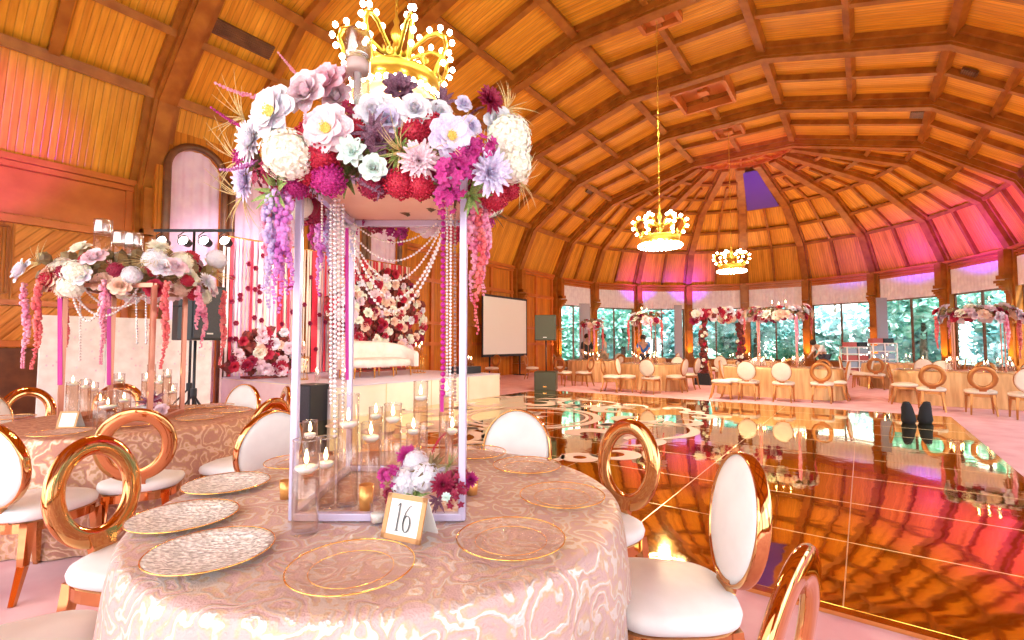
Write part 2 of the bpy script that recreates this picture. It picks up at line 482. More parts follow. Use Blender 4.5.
# ---------------------------------------------------------------- mesh helpers
class MB:
    def __init__(self):
        self.v, self.f, self.uv, self.mi = [], [], {}, []
        self.cur = 0

    def face(self, idx, uvs=None):
        self.f.append(idx)
        self.mi.append(self.cur)
        if uvs:
            self.uv[len(self.f) - 1] = uvs

    def quad(self, a, b, c, d, uvs=None):
        k = len(self.v)
        self.v += [tuple(a), tuple(b), tuple(c), tuple(d)]
        self.face((k, k + 1, k + 2, k + 3), uvs)

    def box(self, c, s, rz=0.0, taper=1.0, ry=0.0):
        k = len(self.v)
        mt = Matrix.Translation(Vector(c)) @ Matrix.Rotation(rz, 4, 'Z') @ Matrix.Rotation(ry, 4, 'Y')
        for dz in (-1, 1):
            tp = taper if dz < 0 else 1.0
            for dx, dy in ((-1, -1), (1, -1), (1, 1), (-1, 1)):
                self.v.append(tuple(mt @ Vector((dx * s[0] / 2 * tp, dy * s[1] / 2 * tp, dz * s[2] / 2))))
        for q in ((0, 3, 2, 1), (4, 5, 6, 7), (0, 1, 5, 4), (1, 2, 6, 5), (2, 3, 7, 6), (3, 0, 4, 7)):
            self.face(tuple(k + i for i in q))
        return self

    def bar(self, p, q, w, h=None, up=(0, 0, 1), w2=None, h2=None):
        """rectangular bar from p to q"""
        h = h or w
        p, q = Vector(p), Vector(q)
        d = (q - p).normalized()
        u = Vector(up)
        if abs(d.dot(u)) > 0.98:
            u = Vector((0, 1, 0))
        a = d.cross(u).normalized()
        b = a.cross(d).normalized()
        k = len(self.v)
        for pt, ww, hh in ((p, w, h), (q, w2 or w, h2 or h)):
            for sa, sb in ((-1, -1), (1, -1), (1, 1), (-1, 1)):
                self.v.append(tuple(pt + a * sa * ww / 2 + b * sb * hh / 2))
        for f in ((0, 3, 2, 1), (4, 5, 6, 7), (0, 1, 5, 4), (1, 2, 6, 5), (2, 3, 7, 6), (3, 0, 4, 7)):
            self.face(tuple(k + i for i in f))
        return self

    def tube(self, pts, r, n=8, closed=False, caps=True, flat=1.0):
        pts = [Vector(p) for p in pts]
        N = len(pts)
        rs = r if isinstance(r, (list, tuple)) else [r] * N
        k = len(self.v)
        prev = None
        for i, p in enumerate(pts):
            if closed:
                d = (pts[(i + 1) % N] - pts[i - 1]).normalized()
            else:
                d = (pts[min(i + 1, N - 1)] - pts[max(i - 1, 0)]).normalized()
            if prev is None:
                u = Vector((0, 0, 1)) if abs(d.z) < 0.9 else Vector((1, 0, 0))
            else:
                u = prev
            a = (u - d * u.dot(d)).normalized()
            prev = a
            b = d.cross(a)
            for j in range(n):
                t = 2 * pi * j / n
                self.v.append(tuple(p + a * cos(t) * rs[i] + b * sin(t) * rs[i] * flat))
        segs = N if closed else N - 1
        for i in range(segs):
            i2 = (i + 1) % N
            for j in range(n):
                j2 = (j + 1) % n
                self.face((k + i * n + j, k + i * n + j2, k + i2 * n + j2, k + i2 * n + j))
        if caps and not closed:
            self.face(tuple(k + j for j in range(n - 1, -1, -1)))
            self.face(tuple(k + (N - 1) * n + j for j in range(n)))
        return self

    def lathe(self, prof, n=24, c=(0, 0, 0), sx=1.0, sy=1.0):
        k = len(self.v)
        for r, z in prof:
            for j in range(n):
                t = 2 * pi * j / n
                self.v.append((c[0] + r * cos(t) * sx, c[1] + r * sin(t) * sy, c[2] + z))
        for i in range(len(prof) - 1):
            for j in range(n):
                j2 = (j + 1) % n
                self.face((k + i * n + j, k + i * n + j2, k + (i + 1) * n + j2, k + (i + 1) * n + j))
        shut = prof[0] == prof[-1]
        if prof[0][0] > 1e-4 and not shut:
            self.face(tuple(k + j for j in range(n - 1, -1, -1)))
        if prof[-1][0] > 1e-4 and not shut:
            self.face(tuple(k + (len(prof) - 1) * n + j for j in range(n)))
        return self

    def ball(self, c, r, n=8, m=5, sz=1.0, jit=0.0, rnd=None):
        k = len(self.v)
        c = Vector(c)
        for i in range(m + 1):
            ph = pi * i / m
            for j in range(n):
                t = 2 * pi * j / n
                rr = r * (1 + (rnd.uniform(-jit, jit) if jit and rnd else 0))
                self.v.append((c.x + rr * sin(ph) * cos(t), c.y + rr * sin(ph) * sin(t), c.z + rr * cos(ph) * sz))
        for i in range(m):
            for j in range(n):
                j2 = (j + 1) % n
                self.face((k + i * n + j, k + (i + 1) * n + j, k + (i + 1) * n + j2, k + i * n + j2))
        return self

    def grid(self, P, uv=None):
        """P[i][j] points"""
        k = len(self.v)
        a, b = len(P), len(P[0])
        for row in P:
            self.v += [tuple(p) for p in row]
        for i in range(a - 1):
            for j in range(b - 1):
                ids = (k + i * b + j, k + i * b + j + 1, k + (i + 1) * b + j + 1, k + (i + 1) * b + j)
                uvs = None
                if uv:
                    uvs = [uv[i][j], uv[i][j + 1], uv[i + 1][j + 1], uv[i + 1][j]]
                self.face(ids, uvs)
        return self

    def mesh(self, name, mats, smooth=False):
        me = bpy.data.meshes.new(name)
        me.from_pydata(self.v, [], self.f)
        for m in (mats if isinstance(mats, (list, tuple)) else [mats]):
            me.materials.append(m)
        if any(self.mi):
            me.polygons.foreach_set('material_index', self.mi)
        if self.uv:
            lay = me.uv_layers.new(name='UVMap')
            for fi, uvs in self.uv.items():
                p = me.polygons[fi]
                for li, uvc in zip(p.loop_indices, uvs):
                    lay.data[li].uv = uvc
        if smooth:
            me.polygons.foreach_set('use_smooth', [True] * len(me.polygons))
        me.update()
        return me

    def build(self, name, mats, parent=None, smooth=False):
        return link(name, self.mesh(name, mats, smooth), parent)


def link(name, me, parent=None, loc=None, rot=None, scale=None):
    o = bpy.data.objects.new(name, me)
    C.objects.link(o)
    if parent is not None:
        o.parent = parent
    if loc is not None:
        o.location = loc
    if rot is not None:
        o.rotation_euler = rot
    if scale is not None:
        o.scale = (scale, scale, scale) if isinstance(scale, (int, float)) else scale
    return o


def weld(me, dist=1e-4):
    import bmesh
    bm = bmesh.new()
    bm.from_mesh(me)
    bmesh.ops.remove_doubles(bm, verts=bm.verts, dist=dist)
    bmesh.ops.recalc_face_normals(bm, faces=bm.faces)
    bm.to_mesh(me)
    bm.free()
    return me


def bev(o, w=0.004, seg=2):
    b = o.modifiers.new('bevel', 'BEVEL')
    b.width = w
    b.segments = seg
    b.limit_method = 'ANGLE'
    b.angle_limit = R(40)
    return o


def tag(o, label=None, cat=None, group=None, kind=None):
    if label:
        o['label'] = label
    if cat:
        o['category'] = cat
    if group:
        o['group'] = group
    if kind:
        o['kind'] = kind
    return o


def empty(name, loc, rz=0.0, label=None, cat=None, group=None, scale=1.0):
    o = bpy.data.objects.new(name, None)
    C.objects.link(o)
    o.empty_display_size = 0.1
    o.location = loc
    o.rotation_euler = (0, 0, rz)
    if scale != 1.0:
        o.scale = (scale,) * 3
    return tag(o, label, cat, group)


def copy_tree(o, parent=None):
    c = o.copy()
    C.objects.link(c)
    if parent is not None:
        c.parent = parent
    for ch in list(o.children):
        copy_tree(ch, c)
    return c


def struct(o):
    o['kind'] = 'structure'
    return o


ORD = ['first', 'second', 'third', 'fourth', 'fifth', 'sixth', 'seventh', 'eighth', 'ninth', 'tenth', 'eleventh', 'twelfth',
       'thirteenth', 'fourteenth', 'fifteenth', 'sixteenth', 'seventeenth', 'eighteenth', 'nineteenth', 'twentieth']


def left_key(o):
    x, y = o.location.x, o.location.y
    a = R(36.1)
    return (x * cos(a) + y * sin(a)) / max(0.3, -x * sin(a) + y * cos(a))


def rank(objs, text):
    """label look-alikes by their order from the left as seen from the room's near corner"""
    objs = sorted(objs, key=left_key)
    n = len(objs)
    for i, o in enumerate(objs):
        w = 'leftmost' if i == 0 else 'rightmost' if i == n - 1 else (ORD[i] + ' from left' if i < 20 else 'number %d from left' % (i + 1))
        o['label'] = text.replace('#', w) if n > 1 else text.replace('#, ', '').replace('#', 'single')

# ================================================================ SETTING
# floor (carpet)
mb = MB()
mb.quad((-13.2, YBACK, 0), (5.5, YBACK, 0), (5.5, 31.0, 0), (-13.2, 31.0, 0))
struct(mb.build('floor', M['carpet']))


def prof_pts(side):
    return [(X0 + side * a, z) for a, z in PROF]


# barrel vault skin
mb = MB()
L = prof_pts(-1) + prof_pts(1)[::-1]
arc = 0.0
for i in range(len(L) - 1):
    (xa, za), (xb, zb) = L[i], L[i + 1]
    ln = sqrt((xb - xa) ** 2 + (zb - za) ** 2)
    mb.quad((xa, YBACK, za), (xa, YC, za), (xb, YC, zb), (xb, YBACK, zb),
            [(YBACK, arc), (YC, arc), (YC, arc + ln), (YBACK, arc + ln)])
    arc += ln
# half dome skin
for k in range(9):
    a, b = R(20 * k), R(20 * (k + 1))
    arc = 0
    for i in range(len(PROF) - 1):
        (r1, z1), (r2, z2) = PROF[i], PROF[i + 1]
        p = [(X0 + r1 * cos(a), YC + r1 * sin(a), z1), (X0 + r1 * cos(b), YC + r1 * sin(b), z1),
             (X0 + r2 * cos(b), YC + r2 * sin(b), z2), (X0 + r2 * cos(a), YC + r2 * sin(a), z2)]
        w1, w2 = r1 * R(20), r2 * R(20)
        ln = sqrt((r1 - r2) ** 2 + (z1 - z2) ** 2)
        mb.quad(*p, [(-w1 / 2, arc), (w1 / 2, arc), (w2 / 2, arc + ln), (-w2 / 2, arc + ln)])
        arc += ln
# flat crown of the dome
for k in range(9):
    a, b = R(20 * k), R(20 * (k + 1))
    r1, z1 = PROF[-1]
    kk = len(mb.v)
    mb.v += [(X0, YC, z1), (X0 + r1 * cos(a), YC + r1 * sin(a), z1), (X0 + r1 * cos(b), YC + r1 * sin(b), z1)]
    mb.face((kk, kk + 1, kk + 2), [(0, 0), (-0.3, 1.9), (0.3, 1.9)])
struct(mb.build('ceiling', M['board']))


def inner_sweep(mb, pts, wdir, w, d, out=0.0):
    """beam following a polyline in a plane; offset towards the inside (normals supplied by geometry)"""
    pts = [Vector(p) for p in pts]
    wd = Vector(wdir).normalized()
    rows = []
    N = len(pts)
    for i, p in enumerate(pts):
        ns = []
        for (q, r) in ((i - 1, i), (i, i + 1)):
            if q >= 0 and r < N:
                t = (pts[r] - pts[q]).normalized()
                ns.append(t.cross(wd).normalized())
        nn = (sum(ns, Vector())).normalized()
        k = 1.0 / max(0.5, nn.dot(ns[0]))
        rows.append((p + nn * out * k, p + nn * (out + d) * k))
    P = []
    for o_, i_ in rows:
        P.append([o_ - wd * w / 2, i_ - wd * w / 2, i_ + wd * w / 2, o_ + wd * w / 2])
    mb.grid(P)
    k = len(mb.v)
    for e in (0, -1):
        mb.quad(*P[e])


def rib_path(kind, val):
    if kind == 'Y':
        L = prof_pts(-1) + prof_pts(1)[::-1]
        return [(x, val, z) for x, z in L], (0, 1, 0)
    a = R(val)
    return [(X0 + r * cos(a), YC + r * sin(a), z) for r, z in PROF], (-sin(a), cos(a), 0)


for y in RIBY:
    mb = MB()
    pts, wd = rib_path('Y', y)
    # end of barrel; the polyline runs left to right so the inside is below
    inner_sweep(mb, pts, (0, -1, 0), 0.62, 0.14)
    inner_sweep(mb, pts, (0, -1, 0), 0.40, 0.30)
    inner_sweep(mb, pts, (0, -1, 0), 0.28, 0.36)
    struct(mb.build('trim_rib', M['wood']))
for k in range(0, 10):
    mb = MB()
    pts, wd = rib_path('A', 20 * k)
    wv = (-wd[0], -wd[1], 0)
    for (w, d) in ((0.46, 0.13), (0.30, 0.28)):
        m1 = MB()
        inner_sweep(m1, pts, wd, w, d)
        # make sure it grows towards the room
        if sum(Vector(v).z for v in m1.v) > sum(Vector(p).z for p in pts) * len(m1.v) / len(pts):
            m1 = MB()
            inner_sweep(m1, pts, wv, w, d)
        kk = len(mb.v)
        mb.v += m1.v
        mb.f += [tuple(i + kk for i in f) for f in m1.f]
        mb.mi += m1.mi
    struct(mb.build('trim_dome_rib', M['wood']))
# minor arches in the middle of every bay and purlins at vertices and mid points
ys = RIBY
for i in range(len(ys)):
    y0 = ys[i - 1] if i else YBACK
    ym = (y0 + ys[i]) / 2
    mb = MB()
    pts, wd = rib_path('Y', ym)
    inner_sweep(mb, pts[1:-1], (0, -1, 0), 0.16, 0.16)
    L = prof_pts(-1) + prof_pts(1)[::-1]
    spots = []
    for j in range(len(L) - 1):
        (xa, za), (xb, zb) = L[j], L[j + 1]
        if 0 < j:
            spots.append((xa, za, 0.20, 0.22))
        if j not in (0, len(L) - 2):
            spots.append(((xa + xb) / 2, (za + zb) / 2, 0.15, 0.18))
    spots.append((L[-2][0], L[-2][1], 0.2, 0.22))
    for (x, z, w, d) in spots:
        nx, nz = X0 - x, 3.5 - z
        q = sqrt(nx * nx + nz * nz)
        nx, nz = nx / q, nz / q
        mb.bar((x + nx * d / 2, y0, z + nz * d / 2), (x + nx * d / 2, ys[i], z + nz * d / 2), w, d, up=(nx, 0, nz))
    struct(mb.build('trim_purlins', M['wood']))
for k in range(9):
    mb = MB()
    a, b, mid = R(20 * k), R(20 * k + 20), R(20 * k + 10)
    cc = cos(R(10))
    pts = [(X0 + r * cc * cos(mid), YC + r * cc * sin(mid), z) for r, z in PROF[:3]]
    r3 = 3.6
    z3 = PROF[2][1] + (PROF[3][1] - PROF[2][1]) * (5.8 - r3) / (5.8 - 1.94)
    pts.append((X0 + r3 * cc * cos(mid), YC + r3 * cc * sin(mid), z3))
    for j in range(3):
        p, q = Vector(pts[j]), Vector(pts[j + 1])
        inn = Vector((X0, YC, 3.5))
        nn = (inn - (p + q) / 2).normalized()
        mb.bar(p + nn * 0.06, q + nn * 0.06, 0.11, 0.14, up=nn)
    for (r, f) in ((8.13, None), (5.8, None), (7.0, None), (4.5, None), (3.2, None)):
        if r == 8.13:
            z = 6.68
        elif r == 5.8:
            z = 8.39
        elif r == 7.0:
            z = 6.68 + (8.39 - 6.68) * (8.13 - 7.0) / (8.13 - 5.8)
        else:
            z = 8.39 + (9.44 - 8.39) * (5.8 - r) / (5.8 - 1.94)
        p = Vector((X0 + r * cos(a), YC + r * sin(a), z))
        q = Vector((X0 + r * cos(b), YC + r * sin(b), z))
        nn = (Vector((X0, YC, 3.5)) - (p + q) / 2).normalized()
        mb.bar(p + nn * 0.08, q + nn * 0.08, 0.14, 0.18, up=nn)
    struct(mb.build('trim_dome_purlins', M['wood']))
# half-round fan at the crown
mb = MB()
zz = 9.44
for k in range(0, 10):
    a = R(20 * k)
    mb.bar((X0, YC + 0.1, zz - 0.05), (X0 + 1.9 * cos(a), YC + 1.9 * sin(a), zz - 0.05), 0.08, 0.1)
for rr in (1.9, 1.15):
    for k in range(18):
        a, b = R(10 * k), R(10 * k + 10)
        mb.bar((X0 + rr * cos(a), YC + rr * sin(a), zz - 0.07), (X0 + rr * cos(b), YC + rr * sin(b), zz - 0.07), 0.12, 0.14)
struct(mb.build('trim_crown_fan', M['wood_red']))
# vent cloth panel in middle dome facet, violet light put into its colour
mb = MB()
a, b = R(82.5), R(97.5)
pp = []
for r, z in ((5.5, PROF[2][1] + 0.08), (2.2, 9.37)):
    pp.append([Vector((X0 + r * cos(t), YC + r * sin(t) - 0.08, z - 0.27)) for t in (a, b)])
mb.quad(pp[0][0], pp[0][1], pp[1][1], pp[1][0])
mb.quad(pp[0][0] + Vector((0, 0, 0.04)), pp[0][1] + Vector((0, 0, 0.04)), pp[1][1] + Vector((0, 0, 0.04)), pp[1][0] + Vector((0, 0, 0.04)))
struct(mb.build('trim_violet_panel', M['purple']))

# coffered square boxes on the ridge (one vent, one above each chandelier)
def ridge_box(y, s, d, name='trim_ridge_box'):
    mb = MB()
    z = 9.44
    for dx, dy, sx_, sy_ in ((-1, 0, 0.1, s), (1, 0, 0.1, s), (0, -1, s, 0.1), (0, 1, s, 0.1)):
        mb.box((X0 + 0.06 + dx * s / 2, y + dy * s / 2, z - d / 2), (sx_, sy_, d), 0)
    mb.box((X0 + 0.06, y, z - 0.03), (s, s, 0.06))
    mb.box((X0 + 0.06, y, z - 0.14), (0.3, 0.3, 0.2))
    return struct(mb.build(name, M['wood_red']))


ridge_box(3.12, 0.9, 0.2)
ridge_box(11.15, 0.9, 0.2)
ridge_box(18.9, 0.9, 0.2)
ridge_box(15.4, 1.5, 0.4)
# dark air vents
for (x, y, rz_, tilt, sx_, sy_) in ((-10.4, 4.57, 0, -26.5, 0.32, 1.25), (-9.7, 19.3, 0, -26, 0.4, 0.5), (2.35, 16.0, 0, 36, 0.35, 0.5), (1.6, 19.0, 0, 36, 0.35, 0.5)):
    mb = MB()
    aa = abs(x - X0)
    for j in range(3):
        if PROF[j + 1][0] <= aa <= PROF[j][0]:
            f = (aa - PROF[j + 1][0]) / (PROF[j][0] - PROF[j + 1][0])
            z = PROF[j + 1][1] + f * (PROF[j][1] - PROF[j + 1][1])
            sl = atan2(PROF[j + 1][1] - PROF[j][1], PROF[j][0] - PROF[j + 1][0])
    sg = 1 if x < X0 else -1
    mb.box((0, 0, 0), (sx_, sy_, 0.05))
    for q in range(7):
        mb.box((-sx_ / 2 + sx_ * (q + 0.5) / 7, 0, -0.03), (0.02, sy_, 0.03))
    o = mb.build('trim_air_vent', M['wood_dark'])
    o.location = (x + sg * 0.03, y, z - 0.05)
    o.rotation_euler = (0, -sg * sl, 0)
    struct(o)


# ---- columns, walls, windows
def column(x, y, ang, name='trim_column', h=4.83):
    """ang: direction pointing into the room"""
    mb = MB()
    mb.box((0.12, 0, h / 2), (0.30, 0.46, h))
    mb.box((0.30, 0, h / 2), (0.10, 0.26, h))
    mb.box((0.20, 0, 0.25), (0.42, 0.60, 0.5))
    mb.box((0.20, 0, 0.56), (0.36, 0.52, 0.10))
    # bracket
    for i in range(5):
        mb.box((0.30 + 0.045 * i, 0, 3.25 + 0.09 * i), (0.2 + 0.06 * i, 0.22, 0.09))
    mb.box((0.42, 0, 3.78), (0.36, 0.30, 0.14))
    mb.box((0.40, 0, 4.25), (0.22, 0.30, 1.0))
    mb.box((0.22, 0, 2.15), (0.36, 0.5, 0.08))
    o = mb.build(name, M['wood'])
    o.location = (x, y, 0)
    o.rotation_euler = (0, 0, ang)
    struct(o)
    return o


win_n = [0]


def pleats(p, q, z0, z1, nin, n, amp=0.025):
    p, q, nin = Vector(p), Vector(q), Vector(nin)
    rows = [[], []]
    for i in range(n + 1):
        t = i / n
        b = p.lerp(q, t) + nin * (amp * sin(i * pi / 2.0))
        rows[0].append((b.x, b.y, z1))
        rows[1].append((b.x, b.y, z0))
    return rows


def window_bay(p, q, zs=0.42, zg=3.45, zv=4.45, open_=False, mull=True, door=False):
    """one window bay between two columns, p to q along the wall; inside is to the left of p->q"""
    win_n[0] += 1
    p, q = Vector((*p, 0)), Vector((*q, 0))
    d = (q - p)
    ln = d.length
    d.normalize()
    nin = Vector((-d.y, d.x, 0))
    ang = atan2(d.y, d.x)
    mid = (p + q) / 2
    mb = MB()
    mb.box((0, 0, zs / 2), (ln, 0.2, zs))
    mb.box((0, 0, zs + 0.03), (ln, 0.34, 0.06))
    o = mb.build('trim_sill', M['wood'])
    o.location = mid
    o.rotation_euler = (0, 0, ang)
    struct(o)
    mb = MB()
    t = 0.07
    xs = [-ln / 2 + 0.25, ln / 2 - 0.25]
    if mull:
        xs.append(0.0)
    for x in xs:
        mb.box((x, -0.02, (zs + zv) / 2), (t, t, zv - zs))
    for z in (zs + 0.08, zg - 0.02):
        mb.box((0, -0.02, z), (ln, t, t))
    o = mb.build('window_%d' % win_n[0], M['wood_dark'])
    o.location = mid
    o.rotation_euler = (0, 0, ang)
    struct(o)
    g = MB()
    g.quad((-ln / 2, -0.06, zs), (ln / 2, -0.06, zs), (ln / 2, -0.06, zv), (-ln / 2, -0.06, zv))
    gp = g.build('window_pane', M['pane'], o)
    # cornice band
    mb = MB()
    mb.box((0, 0.0, (zv + 4.83) / 2), (ln, 0.2, 4.83 - zv))
    for i in range(3):
        mb.box((0, 0.10 + 0.05 * i, zv + 0.10 + 0.11 * i), (ln, 0.12, 0.05))
    mb.box((0, 0.16, 4.80), (ln, 0.34, 0.08))
    o2 = mb.build('trim_cornice', M['wood_red'])
    o2.location = mid
    o2.rotation_euler = (0, 0, ang)
    struct(o2)
    # valance
    mb = MB()
    a = p + nin * 0.14 + d * 0.22
    b = q + nin * 0.14 - d * 0.22
    mb.grid(pleats(a, b, zg, zv + 0.02, nin, int(ln * 22)))
    v = mb.build('valance', M['valance'], smooth=True)
    tag(v, None, 'curtain', 'valances above the far windows')
    return v


def apt(r, deg):
    return (X0 + r * cos(R(deg)), YC + r * sin(R(deg)))


valances = []
for k in range(9):
    p, q = apt(HW, 20 * k), apt(HW, 20 * k + 20)
    valances.append(window_bay(p, q))
for k in range(10):
    x, y = apt(HW, 20 * k)
    column(x, y, R(20 * k) + pi)
# right side wall: window bays (seen only in reflections)
for i in range(len(RIBY)):
    y0 = RIBY[i - 1] if i else YBACK
    valances.append(window_bay((X0 + HW, y0), (X0 + HW, RIBY[i])))
    column(X0 + HW, RIBY[i], pi) if i < len(RIBY) - 1 else None
for i, v in enumerate(valances):
    if 9 <= i:
        v['label'] = 'pleated pale valance over a side window along right wall'
        v['group'] = 'valances along the right wall'
for v, nme in zip(valances[:9][::-1], ['leftmost', 'second', 'third', 'fourth', 'fifth', 'sixth', 'seventh', 'eighth', 'rightmost']):
    v['label'] = 'pleated lilac white valance over the %s far window counted from left' % nme

# left wall: wood panelling between ribs
XL = X0 - HW
mb = MB()
for (ya, yb) in ((YBACK, 3.7), (3.7, 10.78), (10.78, YC)):
    mb.quad((XL, ya, 0), (XL, yb, 0), (XL, yb, 4.83), (XL, ya, 4.83), [(ya, 0), (yb, 0), (yb, 4.83), (ya, 4.83)])
struct(mb.build('wall_left', M['board_v']))
for y in RIBY[:-1]:
    column(XL, y, 0)
mb = MB()
for (ya, yb) in ((YBACK, 3.5), (3.9, 7.05), (7.45, 10.6), (10.98, 14.1), (14.5, 17.6), (18.0, 21.1)):
    mb.box((XL + 0.10, (ya + yb) / 2, 4.86), (0.22, yb - ya, 0.12))
    mb.box((XL + 0.07, (ya + yb) / 2, 4.74), (0.14, yb - ya, 0.10))
    mb.box((XL + 0.06, (ya + yb) / 2, 3.72), (0.12, yb - ya, 0.14))
    mb.box((XL + 0.06, (ya + yb) / 2, 2.15), (0.12, yb - ya, 0.10))
    mb.box((XL + 0.06, (ya + yb) / 2, 1.38), (0.14, yb - ya, 0.12))
    for yy in (ya + 0.08, yb - 0.08, ya + (yb - ya) * 0.5):
        mb.box((XL + 0.05, yy, 2.4), (0.10, 0.14, 4.8))
struct(mb.build('trim_wall_mouldings', M['wood_red']))
# concentric square and diagonal inlays on the near left panels
mb = MB()
for (yc, zc) in ((1.0, 2.95), (0.05, 2.95), (-1.4, 2.95)):
    for i in range(4):
        s_ = 1.25 - 0.3 * i
        if s_ <= 0:
            continue
        for dy, dz, sy_, sz_ in ((-1, 0, 0.04, s_), (1, 0, 0.04, s_), (0, -1, s_, 0.04), (0, 1, s_, 0.04)):
            mb.box((XL + 0.04, yc + dy * s_ / 2, zc + dz * s_ / 2), (0.05, sy_, sz_))
struct(mb.build('trim_square_inlay', M['wood']))
for (y0_, y1_, z0_, z1_, mt, nm) in ((1.72, 3.42, 2.25, 3.62, 'board_d', 'trim_diagonal_panel'), (YBACK, 3.42, 1.45, 2.08, 'board_d', 'trim_diagonal_panel'),
                                    (YBACK, 3.42, 0.0, 1.30, 'wood_dark', 'trim_dark_base_panel'), (YBACK, 3.42, 3.82, 4.68, 'wood_red', 'trim_red_panel')):
    mb = MB()
    x = XL + 0.03
    mb.quad((x, y0_, z0_), (x, y1_, z0_), (x, y1_, z1_), (x, y0_, z1_), [(y0_, z0_), (y1_, z0_), (y1_, z1_), (y0_, z1_)])
    struct(mb.build(nm, M[mt]))

# wall closing the room behind the viewpoint, with window openings
mb = MB()
mb.quad((X0 - HW, YBACK, 3.5), (X0 + HW, YBACK, 3.5), (X0 + HW, YBACK, 9.6), (X0 - HW, YBACK, 9.6), [(0, 3.5), (18, 3.5), (18, 9.6), (0, 9.6)])
mb.quad((X0 - HW, YBACK, 0), (X0 + HW, YBACK, 0), (X0 + HW, YBACK, 0.45), (X0 - HW, YBACK, 0.45), [(0, 0), (18, 0), (18, 0.45), (0, 0.45)])
for i in range(8):
    x = X0 - HW + 18 * i / 7
    mb.quad((x - 0.25, YBACK + 0.01, 0), (x + 0.25, YBACK + 0.01, 0), (x + 0.25, YBACK + 0.01, 3.6), (x - 0.25, YBACK + 0.01, 3.6), [(0, 0), (0.5, 0), (0.5, 3.6), (0, 3.6)])
struct(mb.build('wall_back', M['board_v']))

# projecting wall with arched curtained openings behind the stage
XA = -12.25
arches = ((3.98, 5.02, 5.80), (5.32, 6.95, 5.80), (7.4, 9.0, 5.80), (9.3, 10.4, 5.6))
y_lo, y_hi, z_top = 3.72, 10.7, 6.45


def arch_z(y, ar):
    a, b, top = ar
    r = (b - a) / 2
    return top - r + sqrt(max(0, r * r - (y - (a + b) / 2) ** 2))


mb = MB()
edges = sorted(set([y_lo, y_hi] + [v for ar in arches for v in ar[:2]]))
for i in range(len(edges) - 1):
    a, b = edges[i], edges[i + 1]
    ar = next((t for t in arches if t[0] <= (a + b) / 2 <= t[1]), None)
    n = 16 if ar else 1
    for j in range(n):
        ya, yb = a + (b - a) * j / n, a + (b - a) * (j + 1) / n
        za, zb = (arch_z(ya, ar), arch_z(yb, ar)) if ar else (0, 0)
        mb.quad((XA, ya, za), (XA, yb, zb), (XA, yb, z_top), (XA, ya, z_top), [(ya, za), (yb, zb), (yb, z_top), (ya, z_top)])
        if ar:   # reveal
            mb.quad((XA, ya, za), (XA, yb, zb), (XA - 0.35, yb, zb), (XA - 0.35, ya, za), [(ya, 0), (yb, 0), (yb, 0.3), (ya, 0.3)])
    if ar:
        for yy in (a, b):
            zz_ = arch_z(yy + (0.001 if yy == a else -0.001), ar)
            mb.quad((XA, yy, 0), (XA, yy, zz_), (XA - 0.35, yy, zz_), (XA - 0.35, yy, 0), [(0, 0), (0, zz_), (0.3, zz_), (0.3, 0)])
mb.quad((XA, y_lo, 0), (XA, y_lo, z_top), (XL, y_lo, z_top), (XL, y_lo, 0), [(0, 0), (0, z_top), (0.6, z_top), (0.6, 0)])
mb.quad((XA, y_hi, 0), (XA, y_hi, z_top), (XL, y_hi, z_top), (XL, y_hi, 0), [(0, 0), (0, z_top), (0.6, z_top), (0.6, 0)])
struct(mb.build('wall_stage', M['board_v']))
mb = MB()
for ar in arches:
    a, b, top = ar
    r = (b - a) / 2 + 0.07
    yc = (a + b) / 2
    pts = [(XA + 0.05, yc - r, 0)] + [(XA + 0.05, yc - r * cos(pi * j / 20), top - (b - a) / 2 + r * sin(pi * j / 20)) for j in range(21)] + [(XA + 0.05, yc + r, 0)]
    mb.tube(pts, 0.08, 6)
struct(mb.build('trim_arch_mouldings', M['wood_dark'], smooth=True))
drapes = []
for i, ar in enumerate(arches):
    a, b, top = ar
    mb = MB()
    n = int((b - a) * 26)
    rows = [[], []]
    for j in range(n + 1):
        y = a + (b - a) * j / n
        x = XA - 0.07 + 0.02 * sin(j * 1.3) + 0.012 * sin(j * 0.45)
        rows[0].append((x, y, arch_z(min(max(y, a + 0.002), b - 0.002), ar)))
        rows[1].append((x, y, 0.02))
    mb.grid(rows)
    o = mb.build('drape', M['curtain'], smooth=True)
    tag(o, ('lilac pleated drape filling the narrow arch left of the red ribbon backdrop', 'lilac pleated drape in the wide arch behind the left ribbons',
            'lilac drape in the arch behind the lounge sofa', 'lilac drape in the arch beside flower wall, right')[i], 'curtain', 'drapes in the wall arches')
    drapes.append(o)

# ---- outside: lawn, trees, pale building
mb = MB()
mb.quad((-60, -30, -0.35), (60, -30, -0.35), (60, 90, -0.35), (-60, 90, -0.35))
struct(mb.build('ground', noisy('lawn', (0.10, 0.30, 0.16), (0.30, 0.55, 0.35), 0.6, 0.9)))
M['leaf_a'] = noisy('teal foliage', (0.08, 0.42, 0.40), (0.66, 0.95, 0.93), 2.2, 0.6, detail=6)
M['leaf_b'] = noisy('green foliage', (0.14, 0.50, 0.38), (0.72, 0.96, 0.86), 2.6, 0.6, detail=6)
M['leaf_c'] = noisy('pale foliage', (0.45, 0.78, 0.78), (0.97, 1.0, 1.0), 2.0, 0.6, detail=6)
M['bark'] = noisy('bark', (0.10, 0.07, 0.05), (0.22, 0.16, 0.12), 8, 0.9)


